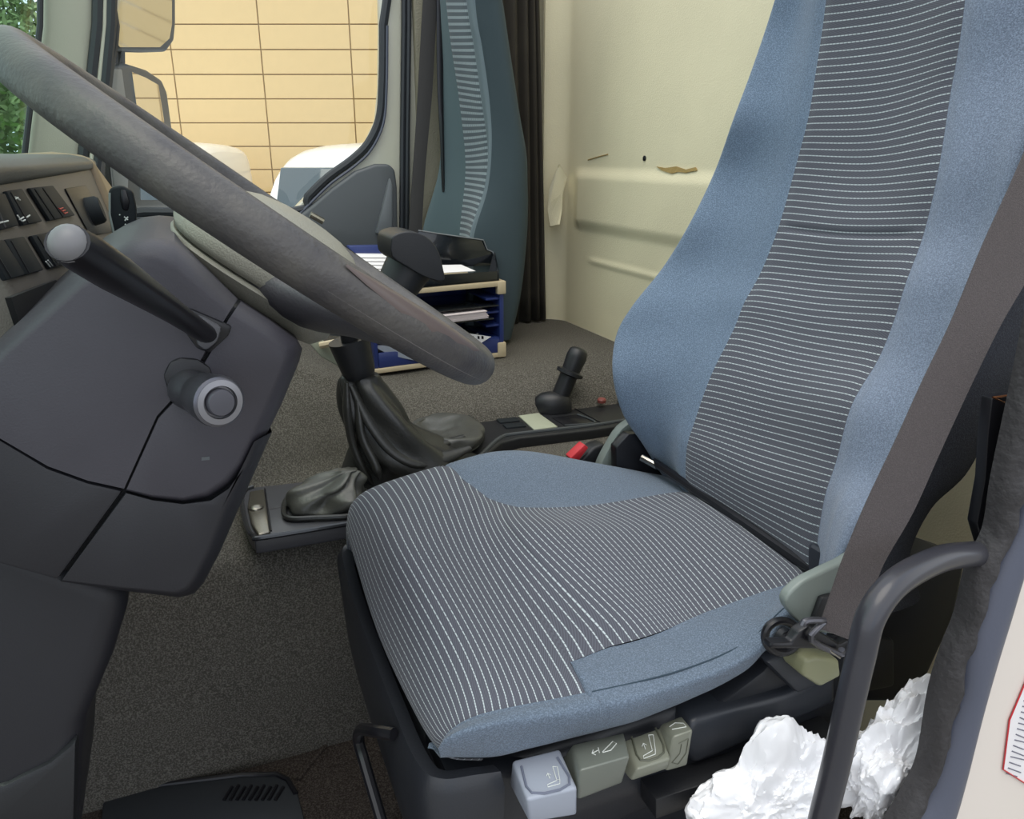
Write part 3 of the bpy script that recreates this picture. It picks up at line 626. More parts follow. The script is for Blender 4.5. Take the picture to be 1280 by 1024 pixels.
def spoke(ang):
    ca, sa = math.cos(ang), -math.sin(ang)
    rings = []
    for r, wdt, th_, c in ((.05, .050, .040, -.045), (.10, .042, .034, -.036), (.14, .034, .026, -.024), (.19, .030, .020, -.010), (.222, .034, .018, -.002)):
        ring = []
        for k in range(16):
            t = 2*math.pi*k/16; u = math.cos(t)*wdt; v = math.sin(t)*th_*.6
            ring.append(WL(r*ca-u*sa, r*sa+u*ca, c+v))
        rings.append(ring)
    o = loft('spoke', rings, M_spoke, wh, sharp=70)
    # thumb insert on the rim
    ins = []
    for s, w_ in ((-.34, .001), (-.28, .005), (-.15, .008), (0, .009), (.15, .007), (.28, .004), (.36, .0008)):
        a2 = ang+(.12 if ang > 0 else -.12)+s; dR = unit(e1*math.cos(a2)-e2*math.sin(a2)); ctr = WC+dR*R_
        ring = []
        for k in range(10):
            q = (k/9-.5)*2; phi = math.radians(48)+q*w_/.0195*1.1
            ring.append(ctr+(dR*math.cos(phi)+en*math.sin(phi))*(.0196+.0012*(1-q*q)))
        ins.append(ring)
    V = [v for r in ins for v in r]
    x = mk('thumb_insert', V, gridF(7, 10), mat('brown_insert', '5e5350', .35), o); return o
for a_ in (1.02, -1.02): spoke(a_)

# ================================================================ DRIVER'S SEAT
seat = root('driver_chair', 'driver seat in blue fabric with grey pinstriped cushion and backrest', 'seat', (.4, .76, 0))
def P3(px, py, Y): return PY(px, py, Y)
sh = lambda p, dx, dy, dz: p+np.array([dx, dy, dz])
c1 = [(433, 655, .97), (456, 617, .985), (556, 581, 1.0), (640, 563, 1.0), (745, 579, 1.0), (862, 604, 1.0)]
c2 = [(441, 676, .90), (474, 628, .90), (574, 618, .89), (648, 629, .88), (739, 627, .88), (860, 612, .89)]
c3 = [(470, 765, .76), (505, 690, .76), (604, 690, .76), (675, 664, .76), (795, 664, .76), (910, 648, .76)]
c4 = [(520, 872, .60), (572, 812, .60), (672, 800, .60), (795, 780, .60), (881, 759, .60), (1000, 722, .60)]
c5 = [(550, 925, .535), (600, 892, .53), (712, 868, .53), (842, 838, .53), (930, 802, .53), (992, 752, .53)]
c6 = [(549, 935, .525), (590, 916, .515), (735, 892, .512), (850, 862, .512), (940, 822, .512), (992, 776, .52)]
c7 = [(553, 947, .535), (622, 944, .53), (742, 916, .53), (850, 881, .53), (930, 838, .53), (975, 792, .535)]
rows = []
for k in range(6):
    r = [P3(*c[k]) for c in (c1, c2, c3, c4, c5, c6, c7)]
    r = [sh(r[0], 0, .015, -.09)]+r+[sh(r[-1], 0, .03, -.012)]
    rows.append(r)
dz = [.055, .055, .055, .055, .045, .026, .010, .004, .004]
r0 = [sh(p, .010, 0, -d_) for p, d_ in zip(rows[0], dz)]
r00 = [sh(p, .03 if d_ > .02 else .008, .004 if d_ < .02 else 0, -d_*.5) for p, d_ in zip(r0, dz)]
r7 = [sh(p, .05, 0, -.03) for p in rows[-1]]
SC = Surf([r00, r0]+rows+[r7])          # rows: 0 under, 1 nose low, 2 nose, 3.. top, 7 rear
NRW = 9
ii = np.linspace(0, NRW-1, 400); mid = SC(ii, np.full(400, 3.3)); arc = np.concatenate([[0], np.cumsum(np.linalg.norm(np.diff(mid, axis=0), axis=1))])
su = lambda I: np.interp(I, ii, arc)/.0083
def j0(i):      # far edge of the striped panel
    if i < 3.95: return .3
    if i < 4.35: t = (i-3.95)/.4; return .3+(1.0-.3)*0+(.7+.95*t)*1.0 if i > 3.96 else .3
    return min(2.0, 1.65+.35*min(1, (i-4.35)/.5)) if i < 7 else 2.0
def j0(i):
    return float(np.interp(i, [0, 3.90, 3.96, 4.15, 4.5, 5, 6, 7, 8], [.3, .3, 1.0, 1.65, 1.95, 2.05, 2.05, 2.0, 2.0]))
def j1(i): return 5.0 if i <= 4.16 else float(np.interp(i, [4.16, 4.6, 6, 8], [4.35, 4.2, 4.05, 4.05]))
sgn = 1
n_ = SC.nrm(np.array([5.0]), np.array([3.0]))[0]
if n_[2] < 0: sgn = -1
cr_ = ((4.62, .004, .035),)
cush = patch('cushion_striped_panel', SC, 0, 4.16, j0, j1, 120, 60, M_stripe, seat, su, sgn=sgn, creases=())
patch('cushion_rear_panel', SC, 4.16, 8, j0, j1, 130, 60, M_stripe, seat, su, sgn=sgn, creases=cr_)
patch('cushion_far_bolster', SC, 0, 8, lambda i: 0, j0, 150, 24, M_blue2, seat, su, sgn=sgn)
patch('cushion_near_bolster', SC, 1.8, 4.16, j1, lambda i: 8, 90, 40, M_blue2, seat, su, sgn=sgn, wr=.0035)
nb_ = patch('cushion_near_bolster', SC, 4.16, 8, j1, lambda i: 8, 110, 50, M_blue2, seat, su, sgn=sgn, wr=.0035)
ss = np.linspace(4.2, 7.6, 60); pts = SC(ss, np.full(60, 5.06))+SC.nrm(ss, np.full(60, 5.06))*sgn*.0001
tube('stitched_seam', pts, .0008, mat('seam_thread', '33434f', .9), seat, seg=6)
# ---- backrest
bk = [ # sil, ridge, panel far, mid, panel near, ridge near, outer ; rows bottom to top
 [(842, 612), (850, 615), (857, 612), (936, 664), (1016, 722), (1030, 722), (1052, 722)],
 [(806, 556), (832, 565), (856, 563), (938, 601), (1026, 631), (1048, 640), (1080, 655)],
 [(779, 517), (822, 522), (867, 525), (955, 550), (1043, 575), (1085, 590), (1130, 605)],
 [(766, 468), (826, 470), (887, 469), (974, 489), (1062, 506), (1112, 522), (1165, 535)],
 [(770, 420), (842, 415), (915, 412), (1005, 431), (1096, 447), (1150, 457), (1200, 465)],
 [(790, 383), (860, 380), (929, 377), (1022, 390), (1116, 397), (1172, 402), (1222, 406)],
 [(829, 334), (888, 336), (950, 338), (1040, 347), (1130, 352), (1190, 352), (1242, 352)],
 [(862, 280), (915, 282), (971, 284), (1055, 292), (1152, 292), (1215, 287), (1266, 285)],
 [(894, 214), (940, 216), (990, 217), (1080, 222), (1170, 213), (1236, 202), (1290, 200)],
 [(917, 150), (960, 150), (1008, 148), (1098, 143), (1185, 118), (1254, 102), (1315, 95)],
 [(938, 95), (975, 97), (1016, 99), (1108, 91), (1194, 68), (1266, 48), (1335, 35)],
 [(960, 32), (992, 36), (1025, 40), (1118, 28), (1203, 2), (1276, -22), (1355, -35)],
 [(985, -45), (1012, -45), (1036, -45), (1128, -60), (1212, -90), (1286, -112), (1370, -120)],
 [(1015, -115), (1032, -127), (1050, -135), (1140, -158), (1222, -190), (1292, -200), (1372, -190)]]
Yt = np.array([[1.0, .95, .88, .735, .60, .55, .515]]*4+[[1.02, .96, .88, .735, .605, .55, .515]]*3+[[1.0, .95, .875, .735, .61, .555, .52]]*2+[[.97, .93, .865, .735, .62, .565, .535]]*3+[[.95, .92, .86, .735, .63, .575, .55]]*2)
BR = []
for k, r in enumerate(bk):
    q = [PY(*p, Yt[k][m_]) for m_, p in enumerate(r)]
    zc = q[3][2]
    fz = np.array([.10, -.03, 0]); nz2 = np.array([.085+.0, .03, .0])
    q = [sh(q[0], .13, -.14, 0), sh(q[0], .10, -.02, 0)]+q+[sh(q[-1], .135, .03, -.02), sh(q[-1], .16, .14, -.02)]
    BR.append(q)
top = [(p*.55+np.mean(BR[-1], 0)*.45)+np.array([.02, 0, .035]) for p in BR[-1]]; top2 = [(p*.1+np.mean(BR[-1], 0)*.9)+np.array([.03, 0, .042]) for p in BR[-1]]
bot = [sh(p, .03, 0, -.06) for p in BR[0]]
SB = Surf([bot]+BR+[top, top2])
nn_ = SB.nrm(np.array([6.0]), np.array([5.0]))[0]; sg2 = 1 if nn_[0] < 0 else -1
ii2 = np.linspace(0, 16, 500); mid = SB(ii2, np.full(500, 5.0)); arc2 = np.concatenate([[0], np.cumsum(np.linalg.norm(np.diff(mid, axis=0), axis=1))])
su2 = lambda I: np.interp(I, ii2, arc2)/.0083
patch('backrest_striped_panel', SB, 0, 14, lambda i: 4, lambda i: 6, 220, 50, M_stripe, seat, su2, sgn=sg2, creases=((8.0, .005, .06),), seam=.003, sw=.10)
patch('backrest_far_bolster', SB, 0, 16, lambda i: .0, lambda i: 4, 120, 50, M_blue, seat, su2, sgn=sg2, sw=.12)
patch('backrest_near_bolster', SB, 0, 16, lambda i: 6, lambda i: 8.12, 120, 40, mat('blue_fabric_sheen_tone', '737e8f', .9, bump=.5, bscale=900, speck=.55, sscale=700, sheen=.25, spec=.15), seat, su2, sgn=sg2, sw=.12)  # paler lavender tone paints the sheen on the near bolster
patch('headrest_top', SB, 14, 16, lambda i: 4, lambda i: 6, 20, 20, M_blue, seat, su2, sgn=sg2)
patch('backrest_rear_cover', SB, 0, 16, lambda i: 8.12, lambda i: 10, 120, 24, M_back, seat, su2, sgn=sg2, sw=.12, label='dark fabric on the back of the backrest')
V = []; 
for a in range(40):
    i = 16*a/39; p = SB(np.array([i, i]), np.array([10., 0.])); V += [p[0], p[1]]
mk('backrest_back_panel', V, gridF(40, 2), M_back, seat)
tube('bolster_piping', SB(np.linspace(.8, 13.5, 90), np.full(90, 8.12)), .0022, mat('dark_piping', '2f3b46', .8), seat, seg=6)
# ---- seat base
box('base_tub', (.150, .545, .30), (.60, .985, .405), M_seatpl, seat, bevel=.02, seg=4)
box('pedestal', (.20, .60, 0), (.58, .94, .31), M_seatpl, seat, bevel=.02, seg=3)
# front lip wraps the nose of the cushion
lip = cr([(.168, .985, .42), (.150, .97, .415), (.142, .85, .405), (.138, .65, .408), (.138, .555, .415), (.150, .526, .417), (.180, .520, .415), (.205, .522, .408)], 5)
V = []; 
for i, p in enumerate(lip):
    d = unit(lip[min(i+1, len(lip)-1)]-lip[max(i-1, 0)]); nrm_ = unit(np.cross(d, (0, 0, 1))); nrm_ = nrm_ if nrm_ @ (p-np.array([.4, .76, p[2]])) > 0 else -nrm_
    V += [p-nrm_*.012+ZU*.012, p+nrm_*.002+ZU*.016, p+nrm_*.010+ZU*.004, p+nrm_*.004-ZU*.10, p-nrm_*.012-ZU*.10]
mk('front_lip', V, gridF(len(lip), 5)+[[0, 1, 2, 3, 4], [len(V)-5+q for q in range(5)]], M_seatpl, seat, sharp=50)
M_side = mat('seat_side_plastic', '31343a', .35, bump=.05, bscale=500)
YB = .525
prism('side_skirt', [PY(*p, YB) for p in ((852, 930), (866, 902), (985, 868), (1046, 842), (1046, 880), (900, 945), (868, 958))], (0, .05, 0), M_side, seat, bevel=.008, seg=3)
prism('side_riser', [PY(*p, YB+.012) for p in ((862, 905), (905, 878), (955, 840), (978, 812), (1010, 790), (1120, 800), (1120, 860), (1046, 875))], (0, .05, 0), M_seatpl, seat, bevel=.006)
prism('rear_base_cover', [PY(*p, .56) for p in ((1046, 700), (1180, 690), (1210, 700), (1196, 770), (1160, 850), (1120, 880), (1046, 880))], (0, .05, 0), mat('blue_black_plastic', '262a33', .4), seat, bevel=.01, seg=3)
prism('lower_skirt', [PY(*p, YB+.01) for p in ((560, 975), (640, 965), (850, 940), (1050, 870), (1050, 905), (900, 965), (820, 1010), (700, 1060), (560, 1080))], (0, .08, 0), M_seatpl, seat, bevel=.008)
prism('slide_rail', [PY(*p, YB-.02) for p in ((820, 1000), (930, 965), (1050, 915), (1050, 930), (930, 985), (820, 1025))], (0, .03, 0), M_black, seat, bevel=.002)
# height and tilt paddles
def paddle(top_back, front, bottom, m, Yb, Yf, icon=None, pad=False, lab=None):
    """two pixels each: left and right ends of the back edge, the front edge and the lower edge"""
    A, B = [PY(*p, Yb) for p in top_back], [PY(*p, Yf) for p in front]; C_ = [PY(*p, Yf+.004) for p in bottom]
    D_ = [np.array([c[0], Yb, c[2]]) for c in C_]
    Lp = [A[0], B[0], C_[0], D_[0]]; Rp = [A[1], B[1], C_[1], D_[1]]
    o = prism2('adjuster_paddle', Lp, Rp, m, seat, bevel=.0035, seg=3, label=lab)
    return o, A, B, C_
def icon_lines(o, quad, lines, m=M_mark):
    q = [np.array(v, float) for v in quad]     # ul, ur, lr, ll in 3D
    n = unit(np.cross(q[1]-q[0], q[3]-q[0])); n = n if n @ (CAM-q[0]) > 0 else -n
    for L_ in lines:
        P_ = [((q[0]*(1-a)+q[1]*a)*(1-b)+(q[3]*(1-a)+q[2]*a)*b)+n*.0004 for a, b in L_]
        tube('seat_symbol', P_, .00042, m, o, seg=5)
seat_icon = [[(.62, .05), (.58, .62), (.66, .66), (.74, .1), (.62, .05)], [(.58, .66), (.30, .74), (.28, .84), (.62, .82), (.66, .66)], [(.42, .30), (.42, .52)], [(.36, .38), (.42, .28), (.48, .38)]]
o, A, B, C_ = paddle([(640, 950), (700, 935)], [(658, 1000), (722, 985)], [(662, 1030), (722, 1020)], M_silver, .530, .478, lab='silver grey adjuster paddle with moulded frame')
icon_lines(o, [A[0]*.9+A[1]*.1, A[0]*.1+A[1]*.9, B[0]*.1+B[1]*.9, B[0]*.9+B[1]*.1], [[(a*.9+.2, b*.55+.38) for a, b in l] for l in seat_icon])
fr = [A[0]*.88+A[1]*.12, B[0]*.86+B[1]*.14-ZU*0, B[0]*.12+B[1]*.88, A[0]*.14+A[1]*.86]
fr = [fr[0]*.78+fr[1]*.22, fr[1]*.88+fr[0]*.12, fr[2]*.88+fr[3]*.12, fr[3]*.78+fr[2]*.22]
tube('frame_groove', [p+np.array([-.0, -.0004, .0006]) for p in cr(fr, 3)], .0012, mat('groove_grey', '6b7080', .4), o, seg=6)
o, A, B, C_ = paddle([(716, 930), (780, 915)], [(724, 963), (788, 945)], [(722, 1002), (779, 980)], M_olive, .530, .480, lab='olive grey box-shaped adjuster paddle')
icon_lines(o, [A[0], A[1], B[1], B[0]], [[(.30, .55), (.42, .50)], [(.34, .44), (.30, .55), (.36, .64)], [(.44, .40), (.44, .60)], [(.5, .60), (.74, .30), (.80, .42), (.66, .62), (.5, .62)]])
o, A, B, C_ = paddle([(780, 925), (826, 908)], [(796, 962), (839, 948)], [(788, 978), (836, 962)], mat('olive_grey_light', '7b7d70', .35), .530, .486, lab='light olive adjuster paddle with moulded frame')
icon_lines(o, [A[0], A[1], B[1], B[0]], [[(a, b*.8+.1) for a, b in l] for l in seat_icon])
fr = [A[0]*.8+A[1]*.2, (A[0]*.8+A[1]*.2)*.22+(B[0]*.82+B[1]*.18)*.78, (A[0]*.15+A[1]*.85)*.22+(B[0]*.15+B[1]*.85)*.78, A[0]*.15+A[1]*.85]
tube('frame_groove', [p+np.array([0, -.0004, .0006]) for p in cr(fr, 3)], .0010, mat('groove_olive', '56584c', .4), o, seg=6)
o, A, B, C_ = paddle([(826, 905), (853, 894)], [(841, 921), (867, 912)], [(832, 966), (860, 958)], mat('olive_grey_light', '7b7d70'), .530, .492, lab='narrow olive adjuster paddle with arrow mark')
icon_lines(o, [A[0], A[1], B[1], B[0]], [[(.2, .4), (.5, .3), (.8, .5), (.8, .7)], [(.2, .6), (.8, .75)]])
icon_lines(o, [B[0], B[1], C_[1], C_[0]], [[(.35, .25), (.8, .2), (.8, .6), (.5, .85), (.2, .75), (.5, .55), (.5, .3)]], mat('groove_olive', '56584c'))
# bent front bar of the seat
tube('slide_bar', cr([PY(492, 918, .60), PY(468, 914, .62), PY(452, 912, .66), PY(448, 925, .68), PY(456, 955, .66), PY(478, 1030, .62)], 5), .0062, M_lever, seat, seg=10)
# recliner covers and near-side fittings
prism('recliner_cover', [PY(*p, .498) for p in cr([(982, 752), (1000, 730), (1022, 718), (1052, 704), (1084, 690), (1090, 740), (1060, 790), (1020, 790), (996, 775)], 3, True)], (0, .012, 0), M_cover, seat, bevel=.005, seg=3, label='smooth green-grey recliner cover')
prism('recliner_block', [PY(*p, .492) for p in ((1028, 748), (1052, 742), (1050, 790), (1014, 786))], (0, .008, 0), M_black, seat, bevel=.003)
prism('far_recliner_cover', [PY(*p, 1.03) for p in cr([(750, 585), (762, 560), (778, 536), (800, 523), (806, 530), (786, 552), (774, 575), (770, 600), (752, 600)], 3, True)], (0, .02, 0), M_cover, seat, bevel=.003, label='green-grey far recliner cover')
prism('recliner_mechanism', [PY(*p, 1.0) for p in ((770, 560), (786, 543), (812, 540), (850, 600), (850, 625), (772, 612))], (0, .02, 0), M_lever, seat, bevel=.003)
tube('hinge_bolt', [PY(802, 572, .985), PY(822, 583, .96)], .006, M_chrome, seat, seg=10)
tube('rear_gap_bar', [PY(818, 578, .97), PY(1020, 716, .60)], .007, M_lever, seat, seg=8)
ringp = [PY(977+21*math.cos(t), 796+20*math.sin(t), .500) for t in np.linspace(0, 2*math.pi, 25)[:-1]]
tube('height_cable_ring', ringp, .0042, M_lever, seat, seg=10, closed=True)
lathe('ring_hub', PY(977, 796, .512), (0, -1, 0), [(0, .011), (.006, .010), (.008, .006)], M_black, seat, seg=16)
prism('plinth_bracket', [PY(*p, .512) for p in ((960, 830), (985, 820), (1010, 815), (1046, 830), (1046, 846), (998, 868))], (0, .04, 0), M_side, seat, bevel=.004)
o = prism('slide_knob', [PY(*p, .484) for p in ((1008, 826), (1021, 822), (1050, 826), (1052, 846), (1026, 860), (1004, 846))], (0, .035, 0), mat('beige_green_knob', '8a8a6c', .35), seat, bevel=.004, seg=3, label='beige-green faceted knob')
# ---- seat belts
def ribbon(name, path, wdir, wd, th_, m, parent=None, **kw):
    path = np.asarray(path, float); n = len(path); V = []
    for i, p in enumerate(path):
        d = unit(path[min(i+1, n-1)]-path[max(i-1, 0)]); a = unit(wdir[i]-d*(wdir[i] @ d)); b = np.cross(d, a)
        for s, q in ((-1, -1), (1, -1), (1, 1), (-1, 1)): V.append(p+a*wd/2*s+b*th_/2*q)
    Fs = gridF(n, 4, True)+[[0, 1, 2, 3], [4*n-4, 4*n-3, 4*n-2, 4*n-1]]
    V, Fs = bev(V, Fs, .0004, 1, 60); return mk(name, V, Fs, m, parent, sharp=60, **kw)
bt = root('driver_seat_belt', 'dark webbing seat belt running down the near side of the driver seat', 'seat belt', PY(1050, 770, .47))
def belt(Lp, Rp, YL, YR, name='webbing'):
    Lc = cr([PY(*p, y) for p, y in zip(Lp, YL)], 6); Rc = cr([PY(*p, y) for p, y in zip(Rp, YR)], 6)
    V = []; o = np.array([.0, .0016, 0])
    for a, b in zip(Lc, Rc): V += [a, b, b+o, a+o]
    n = len(Lc); Fs = gridF(n, 4, True)+[[0, 1, 2, 3], [4*n-4, 4*n-3, 4*n-2, 4*n-1]]
    return mk(name, V, Fs, M_belt, bt, sharp=50)
belt([(1372, -60), (1318, 100), (1271, 215), (1230, 305), (1190, 402), (1155, 475), (1120, 552), (1084, 628), (1056, 695), (1040, 740), (1024, 786)],
     [(1440, -20), (1380, 130), (1330, 250), (1292, 335), (1252, 405), (1216, 478), (1178, 560), (1142, 640), (1105, 705), (1088, 750), (1062, 800)],
     [.50, .500, .49, .485, .48, .475, .47, .468, .466, .466, .466], [.50, .49, .478, .472, .466, .462, .458, .455, .453, .453, .455])
tube('metal_tongue_loop', cr([PY(*p, .462) for p in ((1003, 782), (1008, 776), (1030, 776), (1024, 783), (1014, 800), (1050, 818), (1052, 812))], 3), .0032, M_satin, bt, seg=8)
prism('anchor_plate', [PY(*p, .468) for p in ((1000, 790), (1012, 782), (1050, 806), (1062, 800), (1066, 812), (1048, 822), (1020, 812), (985, 812), (962, 812), (965, 804), (990, 804))], (0, .012, 0), M_lever, bt, bevel=.003)
tube('bright_edge', [PY(1037, 813, .460), PY(1050, 822, .460)], .0014, M_chrome, bt, seg=6)
bu = root('belt_buckle', 'black seat belt buckle with red release button between cushion and console', 'buckle', PY(735, 575, 1.06))
prism('buckle_body', [PY(*p, 1.06) for p in ((722, 580), (742, 560), (756, 555), (770, 572), (760, 600), (730, 600))], (0, .03, 0), M_black, bu, bevel=.005, seg=3)
prism('release_button', [PY(*p, 1.052) for p in ((713, 573), (731, 556), (736, 560), (724, 576), (716, 578))], (0, .02, 0), M_red, bu, bevel=.002, label='red release button')
# ---- grab handle
gh = root('grab_handle', 'black tubular grab handle on the driver doorway post', 'handle', PY(1210, 692, .42))
gp_ = cr([PY(1250, 692, .435), PY(1212, 693, .425), PY(1172, 700, .415), (PY(1122, 727, .402)), PY(1090, 768, .395), PY(1076, 820, .392), PY(1062, 880, .390), PY(1044, 960, .390), PY(1024, 1040, .392), PY(1005, 1120, .41)], 8)
tube('tube', gp_, .0119, M_tube, gh, seg=20, sharp=80)
# bracket behind the post
br = root('post_bracket', 'dark plastic panel with bent copper wire beside the doorway post', 'bracket', PY(1250, 560, .44))
prism('bracket_panel', [PY(*p, .445) for p in ((1241, 498), (1300, 490), (1300, 640), (1232, 690), (1222, 655), (1232, 600), (1236, 540))], (0, .012, 0), M_lever, br, bevel=.002)
tube('copper_wire', [PY(1268, 508, .441), PY(1241, 497, .441), PY(1300, 489, .441)], .0010, mat('copper', 'a86f4a', .3, metal=.8), br, seg=6)
# ---- plastic bags
def bag(name, label, cx, cy, Y, rx, ry, rz, seed, tips=()):
    bm = bmesh.new(); bmesh.ops.create_icosphere(bm, subdivisions=6, radius=1); c = PY(cx, cy, Y); o = Vector((seed*3.1, seed*1.7, 0))
    V = []
    for v in bm.verts:
        p = v.co.copy(); n = p.normalized()
        a = noise.noise(n*1.3+o)*.28
        rdg = sum((1-abs(noise.noise(n*f+o*2)*2.2))*w_ for f, w_ in ((2.2, .15), (4.6, .09), (11, .04), (24, .02)))
        s = .82+a+rdg*.8-.16
        for (tx, ty, tz, k, wd) in tips:
            t = max(0, n.dot(Vector((tx, ty, tz)).normalized())-wd)/(1-wd); s += k*t*t
        V.append((c[0]+n.x*s*rx, c[1]+n.y*s*ry, max(.012, c[2]+n.z*s*rz)))
    Fs = [[v.index for v in f.verts] for f in bm.faces]; bm.free()
    o_ = mk(name, V, Fs, M_bag, sharp=28); prop(o_, label, 'bag', 'crumpled plastic bags'); return o_
bag('plastic_bag', 'big crumpled white plastic bag behind the grab handle', 1116, 962, .468, .080, .042, .105, 1, ((.35, -.1, 1, .30, .8), (.95, 0, .6, .25, .85)))
bag('plastic_bag', 'small crumpled white plastic bag in front of the grab handle beside the seat base', 968, 1000, .475, .092, .045, .080, 2, ((-.1, 0, 1, .45, .85), (-.9, 0, .3, .4, .8)))

# ================================================================ TUNNEL CONSOLE
ZT = .415
con = root('tunnel_console', 'long black plastic console on the carpeted tunnel beside the driver seat', 'console', PZ(650, 530, ZT))
co = [(566, 520), (585, 508), (608, 505), (660, 506), (745, 494), (800, 486), (800, 528), (740, 537), (650, 547), (626, 553), (604, 572), (580, 590), (520, 610), (500, 590), (540, 560)]
prism('console_body', [PZ(*p, ZT+.012) for p in co], (0, 0, -.03), M_black, con, bevel=.005, seg=3)
tube('console_edge', cr([PZ(*p, ZT+.013) for p in ((580, 588), (604, 566), (626, 547), (650, 542), (740, 532), (800, 522))], 4), .004, mat('edge_grey', '44484b', .35), con, seg=8)
for a in ((606, 511), (613, 517), (620, 523.5), (628, 530)):
    x, y = a; prism('blank_switch', [PZ(*p, ZT+.0155) for p in ((x, y), (x+25, y-2.5), (x+30, y+2), (x+5, y+4.5))], (0, 0, -.006), M_switch, con, bevel=.0015)
prism('pale_plate', [PZ(*p, ZT+.0145) for p in ((634, 507), (659, 506), (697, 533), (668, 537))], (0, 0, -.004), M_plate, con, bevel=.001, label='pale green-grey blank plate')
prism('coin_recess', [PZ(*p, ZT+.0135) for p in ((690, 522), (722, 518), (742, 528), (706, 532))], (0, 0, -.003), M_lever, con, bevel=.001)
tube('recess_edge', cr([PZ(*p, ZT+.0145) for p in ((706, 532), (742, 529), (738, 524), (722, 518))], 3), .002, mat('edge_grey', '44484b'), con, seg=6)
tube('joint_line', [PZ(*p, ZT+.013) for p in ((708, 505), (756, 531))], .0012, M_lever, con, seg=6)
hb = root('parking_brake_valve', 'small black parking brake lever with collar on the tunnel console', 'lever', PZ(688, 512, ZT+.013))
pb = PZ(690, 513, ZT+.013)
V = []; rings = []
for k, (h, s) in enumerate(((0, 1), (.016, 1), (.030, .86), (.038, .6), (.042, .2))):
    rings.append([pb+np.array([0, 0, h])+RT*.043*s*math.cos(t)+FH*.028*s*math.sin(t) for t in np.linspace(0, 2*math.pi, 25)[:-1]])
loft('valve_housing', rings, M_black, hb, sharp=50)
Yv = pb[1]+.0
a = PY(700, 496, Yv); b = PY(724, 438, Yv); ax = b-a; Lv = np.linalg.norm(ax)
lathe('valve_lever', a-unit(ax)*.01, ax, [(0, .0195), (Lv*.40, .0195), (Lv*.42, .0195), (Lv*.6, .0195), (Lv*.95, .0225), (Lv*1.08, .020), (Lv*1.13, .014), (Lv*1.15, .004)], M_black, hb, seg=24, sharp=50)
lathe('lift_collar', a+unit(ax)*Lv*.46, ax, [(0, .020), (.003, .030), (.010, .030), (.013, .020)], M_black, hb, seg=24)
sw = root('hazard_knob', 'small black knob with red tip at the rear end of the tunnel console', 'knob', PZ(752, 503, ZT+.012))
lathe('knob_base', PZ(752, 503, ZT+.012), ZU, [(0, .013), (.004, .0125), (.006, .009), (.012, .009)], M_black, sw, seg=18)
lathe('knob_tip', PZ(752, 503, ZT+.023), ZU, [(0, .009), (.006, .010), (.009, .008)], mat('red_brown_tip', '8a4a44', .4), sw, seg=18, label='reddish tip')
tube('wire', cr([PZ(*p, ZT+.016) for p in ((757, 500), (766, 499), (780, 508))], 3), .0012, M_lever, sw, seg=5)
# front tray with ashtray
tr = root('ashtray_tray', 'dark plastic tray with chrome-lidded ashtray at the front of the tunnel', 'tray', PZ(370, 640, .405))
to = cr([(302, 628), (306, 614), (316, 609), (440, 597), (470, 600), (470, 650), (440, 655), (330, 673), (318, 672), (309, 660)], 2, True)
prism('tray_body', [PZ(*p, .405) for p in to], (0, 0, -.025), mat('tray_plastic', '4b4b4f', .3), tr, bevel=.004, seg=3)
tube('tray_rim', [PZ(*p, .406) for p in cr([(440, 654), (330, 672), (318, 671), (309, 660), (302, 628), (306, 614), (316, 609)], 4)], .0042, mat('rim_dark', '2c2d30', .25, coat=.3), tr, seg=8)
ad = [(312, 614), (330, 611), (338, 664), (322, 668), (314, 655), (309, 634)]
prism('ashtray_lid', [PZ(*p, .411) for p in ad], (0, 0, -.006), mat('bronze_chrome', '8a857a', .25, metal=.85), tr, bevel=.003, seg=3, label='worn chrome ashtray lid')
V = []
lathe('lid_grip', PZ(320, 636, .409), ZU, [(0, .013), (.004, .012), (.0065, .008), (.0075, .003)], mat('bronze_chrome', '8a857a'), tr, seg=20)
tube('tray_groove', [PZ(331, 611, .4055), PZ(339, 664, .4055)], .0014, M_lever, tr, seg=6)
tube('scratch', [PZ(334, 637, .4055), PZ(360, 633, .4055)], .0005, M_lever, tr, seg=4)
# leather gaiters
def gaiter(name, rings_px, m, parent, folds=5, amp=.006, seed=0, **kw):
    """rings: (centre 3D, half-width vector a, half-width vector b)"""
    n = 72; C_ = cr([r[0] for r in rings_px], 8); A_ = cr([r[1] for r in rings_px], 8); B_ = cr([r[2] for r in rings_px], 8); V = []
    for i in range(len(C_)):
        s = i/(len(C_)-1)
        for k in range(n):
            t = 2*math.pi*k/n; ct, st = math.cos(t), math.sin(t); p_ = 2+2.2*s; q = (abs(ct)**p_+abs(st)**p_)**(-1/p_)
            d = A_[i]*ct*q+B_[i]*st*q; u = unit(d)
            f = amp*math.sin(math.pi*min(1, s*1.02))**.6*(math.sin(folds*t+6.5*s+seed)*1.0+.7*math.sin((folds+3)*t-9*s+seed*2)+.5*noise.noise(Vector((ct*2, st*2, s*5+seed)))*2)
            V.append(C_[i]+d+u*f+np.array([0, 0, amp*.5*math.sin(2*t+s*8+seed)*math.sin(math.pi*s)]))
    Fs = gridF(len(C_), n, True)+[list(range(n))[::-1], [len(V)-n+k for k in range(n)]]
    return mk(name, V, Fs, m, parent, sharp=80, **kw)
gl_ = root('gear_lever', 'tall black gear lever with angled knob and leather gaiter behind the steering wheel', 'gear lever', PZ(520, 585, .41))
def C2(x, y, Y): return PY(x, y, Y)
YG = 1.24
def HW(px, Y): return RT*px*Y/F*1.12
